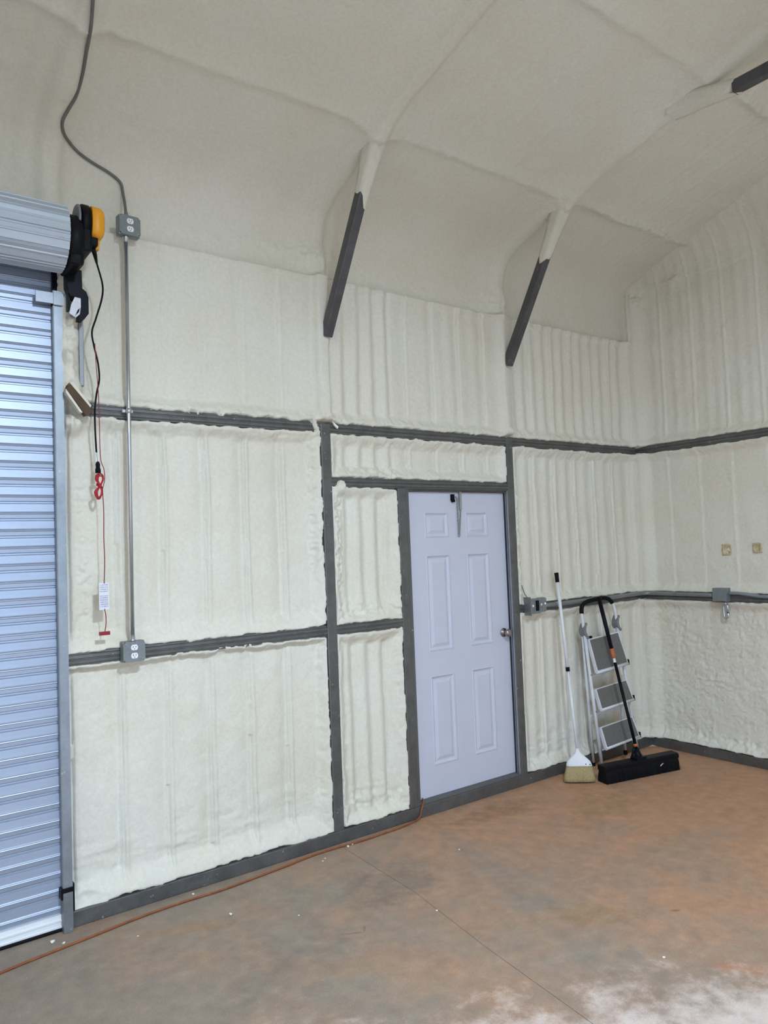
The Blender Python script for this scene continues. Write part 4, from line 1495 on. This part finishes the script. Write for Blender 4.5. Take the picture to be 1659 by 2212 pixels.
m_ = head(MB(), [(0.112, 0.092, 0.027, 0), (0.120, 0.093, 0.027, 0), (0.145, 0.084, 0.024, 0), (0.170, 0.060, 0.021, 0), (0.192, 0.034, 0.018, 0), (0.212, 0.016, 0.016, 0), (0.235, 0.0125, 0.0125, 0)])
cap = m_.build('cap', 'white_pl', bro)
for sx, sz in ((0.045, 0.128), (0.075, 0.126)):
    MB().lathe([(0.004, 0), (0.004, 0.003)], onb(sz) + hx * sx - hy * 0.026 * (1 if hy.y > 0 else -1), -hy if hy.y > 0 else hy, 8).build('rivet', 'slot', cap)
m_ = head(MB(), [(0.006, 0.112, 0.036, -0.010), (0.03, 0.112, 0.036, -0.008), (0.07, 0.104, 0.032, -0.004), (0.116, 0.090, 0.024, 0)], 40, 0.7)
rnd = random.Random(3)
for k in range(150):
    u = rnd.uniform(-1, 1)
    side = rnd.choice((-1, 1))
    wy0, wy1 = 0.022 * math.sqrt(1 - u * u * .8), 0.040 * math.sqrt(1 - u * u * .8)
    p0 = onb(0.116) + hx * (0.090 * u) + hy * side * wy0
    p1 = onb(0.012) + hx * (0.112 * u - 0.010 + rnd.uniform(-.006, .006)) + hy * side * (wy1 * 0.9 + rnd.uniform(0, .003))
    p1.z = max(p1.z, 0.004)
    m_.tube([p0, p0.lerp(p1, .5) + hy * side * .002, p1], [0.0014, 0.0018, 0.0012], 4, False)
st = m_.build('bristles', 'straw', bro)
st['kind'] = 'stuff'

# ------------------------------------------------------------------ push broom
E0 = Vector((1.380, -0.352, 0))
E1 = Vector((2.066, -0.502, 0))
pd = (E1 - E0).normalized()
pn = Vector((pd.y, -pd.x, 0))           # towards the room
PL = (E1 - E0).length
PM = Matrix(((pd.x, -pn.x, 0, E0.x), (pd.y, -pn.y, 0, E0.y), (0, 0, 1, 0), (0, 0, 0, 1)))
pb = thing('push_broom', (E0 + E1) / 2, 'wide black push broom with orange-banded black handle leaning on the ladder', 'broom')
m_ = MB()
m_.prism([(-0.040, 0.088), (-0.040, 0.108), (-0.032, 0.122), (0.034, 0.126), (0.040, 0.116), (0.040, 0.088)], 'x', 0, PL, False, PM)
m_.build('block', 'black', pb)
m_ = MB()
m_.prism([(-0.050, 0.002), (-0.037, 0.089), (0.037, 0.089), (0.050, 0.002)], 'x', 0.006, PL - 0.006, False, PM)
rnd = random.Random(9)
for k in range(260):
    u = rnd.uniform(0.006, PL - 0.006)
    s_ = rnd.choice((-1, -1, 1))
    a_ = PM @ Vector((u, s_ * 0.036, 0.088))
    b_ = PM @ Vector((u + rnd.uniform(-.01, .01), s_ * (0.050 + rnd.uniform(0, .006)), 0.003))
    m_.tube([a_, b_], [0.0020, 0.0014], 4, False)
bz = m_.build('bristles', 'black_r', pb)
bz['kind'] = 'stuff'
HB = PM @ Vector((PL * 0.50, 0.0, 0.120))
HT = Vector((1.742, -0.126, 1.300))
hv = (HT - HB).normalized()
hl = (HT - HB).length


def onh(t):
    return HB + hv * (hl * t)


m_ = MB()
m_.tube([HB - hv * 0.01, onh(0.06)], [0.030, 0.020], 12)
m_.box(PL * .5 - 0.045, PL * .5 + 0.045, -0.034, 0.036, 0.118, 0.142, 0.004, PM)
m_.tube([PM @ Vector((PL * .5 + 0.05, 0.028, 0.125)), onh(0.085)], [0.010, 0.009], 8)
m_.tube([PM @ Vector((PL * .5 - 0.045, 0.028, 0.125)), onh(0.085)], [0.010, 0.009], 8)
m_.build('bracket', 'navy', pb)
MB().tube([onh(0.04), onh(0.585)], 0.0120, 12).build('lower_handle', 'black', pb)
MB().tube([onh(0.575), onh(0.615)], 0.0105, 12).build('worn_ferrule', 'recept', pb)
MB().tube([onh(0.612), onh(0.672)], 0.0160, 12).build('orange_band', 'orange', pb)
MB().tube([onh(0.668), onh(1.0)], [0.0150, 0.0165], 12).build('upper_handle', 'navy', pb)
MB().tube([onh(0.074), onh(0.090)], 0.0150, 12).build('orange_ring', 'orange', pb)
MB().tube([PM @ Vector((PL * .72, -0.0525, 0.058)), PM @ Vector((PL * .735, -0.0525, 0.066)), PM @ Vector((PL * .76, -0.0525, 0.075))], [0.004, 0.003, 0.002], 6).build('stuck_lint', 'foam_white', pb)

# ------------------------------------------------------------------ orange extension cord on the floor
CORD = [(-3.30, -0.40), (-2.90, -0.31), (-2.51, -0.225), (-2.30, -0.190), (-2.116, -0.165), (-1.89, -0.131), (-1.68, -0.118), (-1.453, -0.123), (-1.25, -0.105), (-1.05, -0.085),
        (-0.88, -0.062), (-0.723, -0.060), (-0.55, -0.072), (-0.38, -0.068), (-0.22, -0.060), (-0.10, -0.040)]
cpts = [(a_, b_, 0.0065) for a_, b_ in CORD] + [(-0.045, -0.026, 0.020), (-0.028, -0.020, 0.050), (-0.012, -0.016, 0.078), (0.006, -0.004, 0.098), (0.024, 0.022, 0.101), (0.04, 0.045, 0.098)]
CP = spline(cpts, 8)
ec = MB().tube(CP[:-2], 0.0055, 8).build('extension_cord', 'orange_cord')
tag(ec, 'orange extension cord lying along the wall base and over the door threshold', 'cord')

# ------------------------------------------------------------------ foam crumbs on the floor
rnd = random.Random(21)
RAIL = 'white foam crumb on the floor between the base rail and the orange cord'
SEAL = 'white foam crumb on the floor by the black seal of the roll-up door'
STUD = 'white foam crumb touching the orange cord below the stud'
OPENF = 'tiny white foam crumb out on the open concrete floor'
CR = [(-1.585, -0.060, .010, RAIL), (-1.53, -0.395, .011, 'largest white foam crumb on the open floor in front of the orange cord'), (-0.640, -0.085, .012, STUD), (-0.600, -0.070, .008, STUD),
      (-2.275, -0.090, .014, SEAL), (-2.235, -0.135, .010, SEAL), (-0.83, -0.135, .006, OPENF), (-0.86, -0.16, .006, OPENF), (-1.95, -0.30, .006, OPENF), (-0.18, -0.55, .007, OPENF),
      (-0.75, -1.02, .007, 'tiny white foam crumb beside the control joint in the floor'), (-0.30, -1.95, .008, OPENF), (-1.28, -0.62, .006, OPENF)]
for a_, b_, s_, lab_ in CR:
    bm = bmesh.new()
    bmesh.ops.create_icosphere(bm, subdivisions=1, radius=s_)
    for v in bm.verts:
        v.co *= rnd.uniform(0.6, 1.05)
        v.co.z *= 0.6
    lo_ = min(v.co.z for v in bm.verts)
    for v in bm.verts:
        v.co.z -= lo_
    me = bpy.data.meshes.new('foam_crumb')
    bm.to_mesh(me)
    bm.free()
    me.materials.append(M['foam_white'])
    o = bpy.data.objects.new('foam_crumb', me)
    COL.objects.link(o)
    o.location = (a_, b_, 0.0)
    tag(o, lab_, 'crumb', 'foam crumbs on the floor')
# white foam flake hanging at the top of the stud
ff = MB().prism([(-0.602, 2.545), (-0.592, 2.535), (-0.560, 2.512), (-0.566, 2.498), (-0.590, 2.518)], 'y', -0.022, -0.010).build('foam_flake', 'foam_white')
tag(ff, 'white foam flake stuck at the top of the stud on the upper girt', 'foam flake')

# ------------------------------------------------------------------ high-bay lamps under the ridge
for k, (lx, ly, lz, watts) in enumerate(LAMPS):
    place = ('nearest the gable wall with the brooms', 'in the middle of the row', 'nearest the far gable wall')[k]
    lp_ = thing('high_bay_lamp', (lx, ly, lz), 'round black high-bay lamp under the ridge, ' + place, 'lamp', 'high-bay lamps under the ridge')
    zr = Z_EAVE - SLOPE * ly
    m_ = MB()
    m_.lathe([(0.05, 0.10), (0.10, 0.085), (0.17, 0.04), (0.19, 0.02), (0.19, 0.0), (0.175, 0.0)], (lx, ly, lz), (0, 0, 1), 28)
    m_.build('housing', 'lampbody', lp_)
    MB().lathe([(0.17, 0.001), (0.17, -0.004), (0.10, -0.010), (0.01, -0.012)], (lx, ly, lz), (0, 0, 1), 28).build('lens', 'lens', lp_)
    MB().tube([(lx, ly, lz + 0.09), (lx, ly, zr + 0.01)], 0.006, 8).build('hanger_rod', 'emt', lp_)
    ld = bpy.data.lights.new('lamp_light', 'AREA')
    ld.shape = 'DISK'
    ld.size = 0.32
    ld.energy = watts
    ld.color = LAMP_COLOUR
    lo = bpy.data.objects.new('lamp_light', ld)
    COL.objects.link(lo)
    lo.location = (lx, ly, lz - 0.02)
    adopt(lo, lp_)
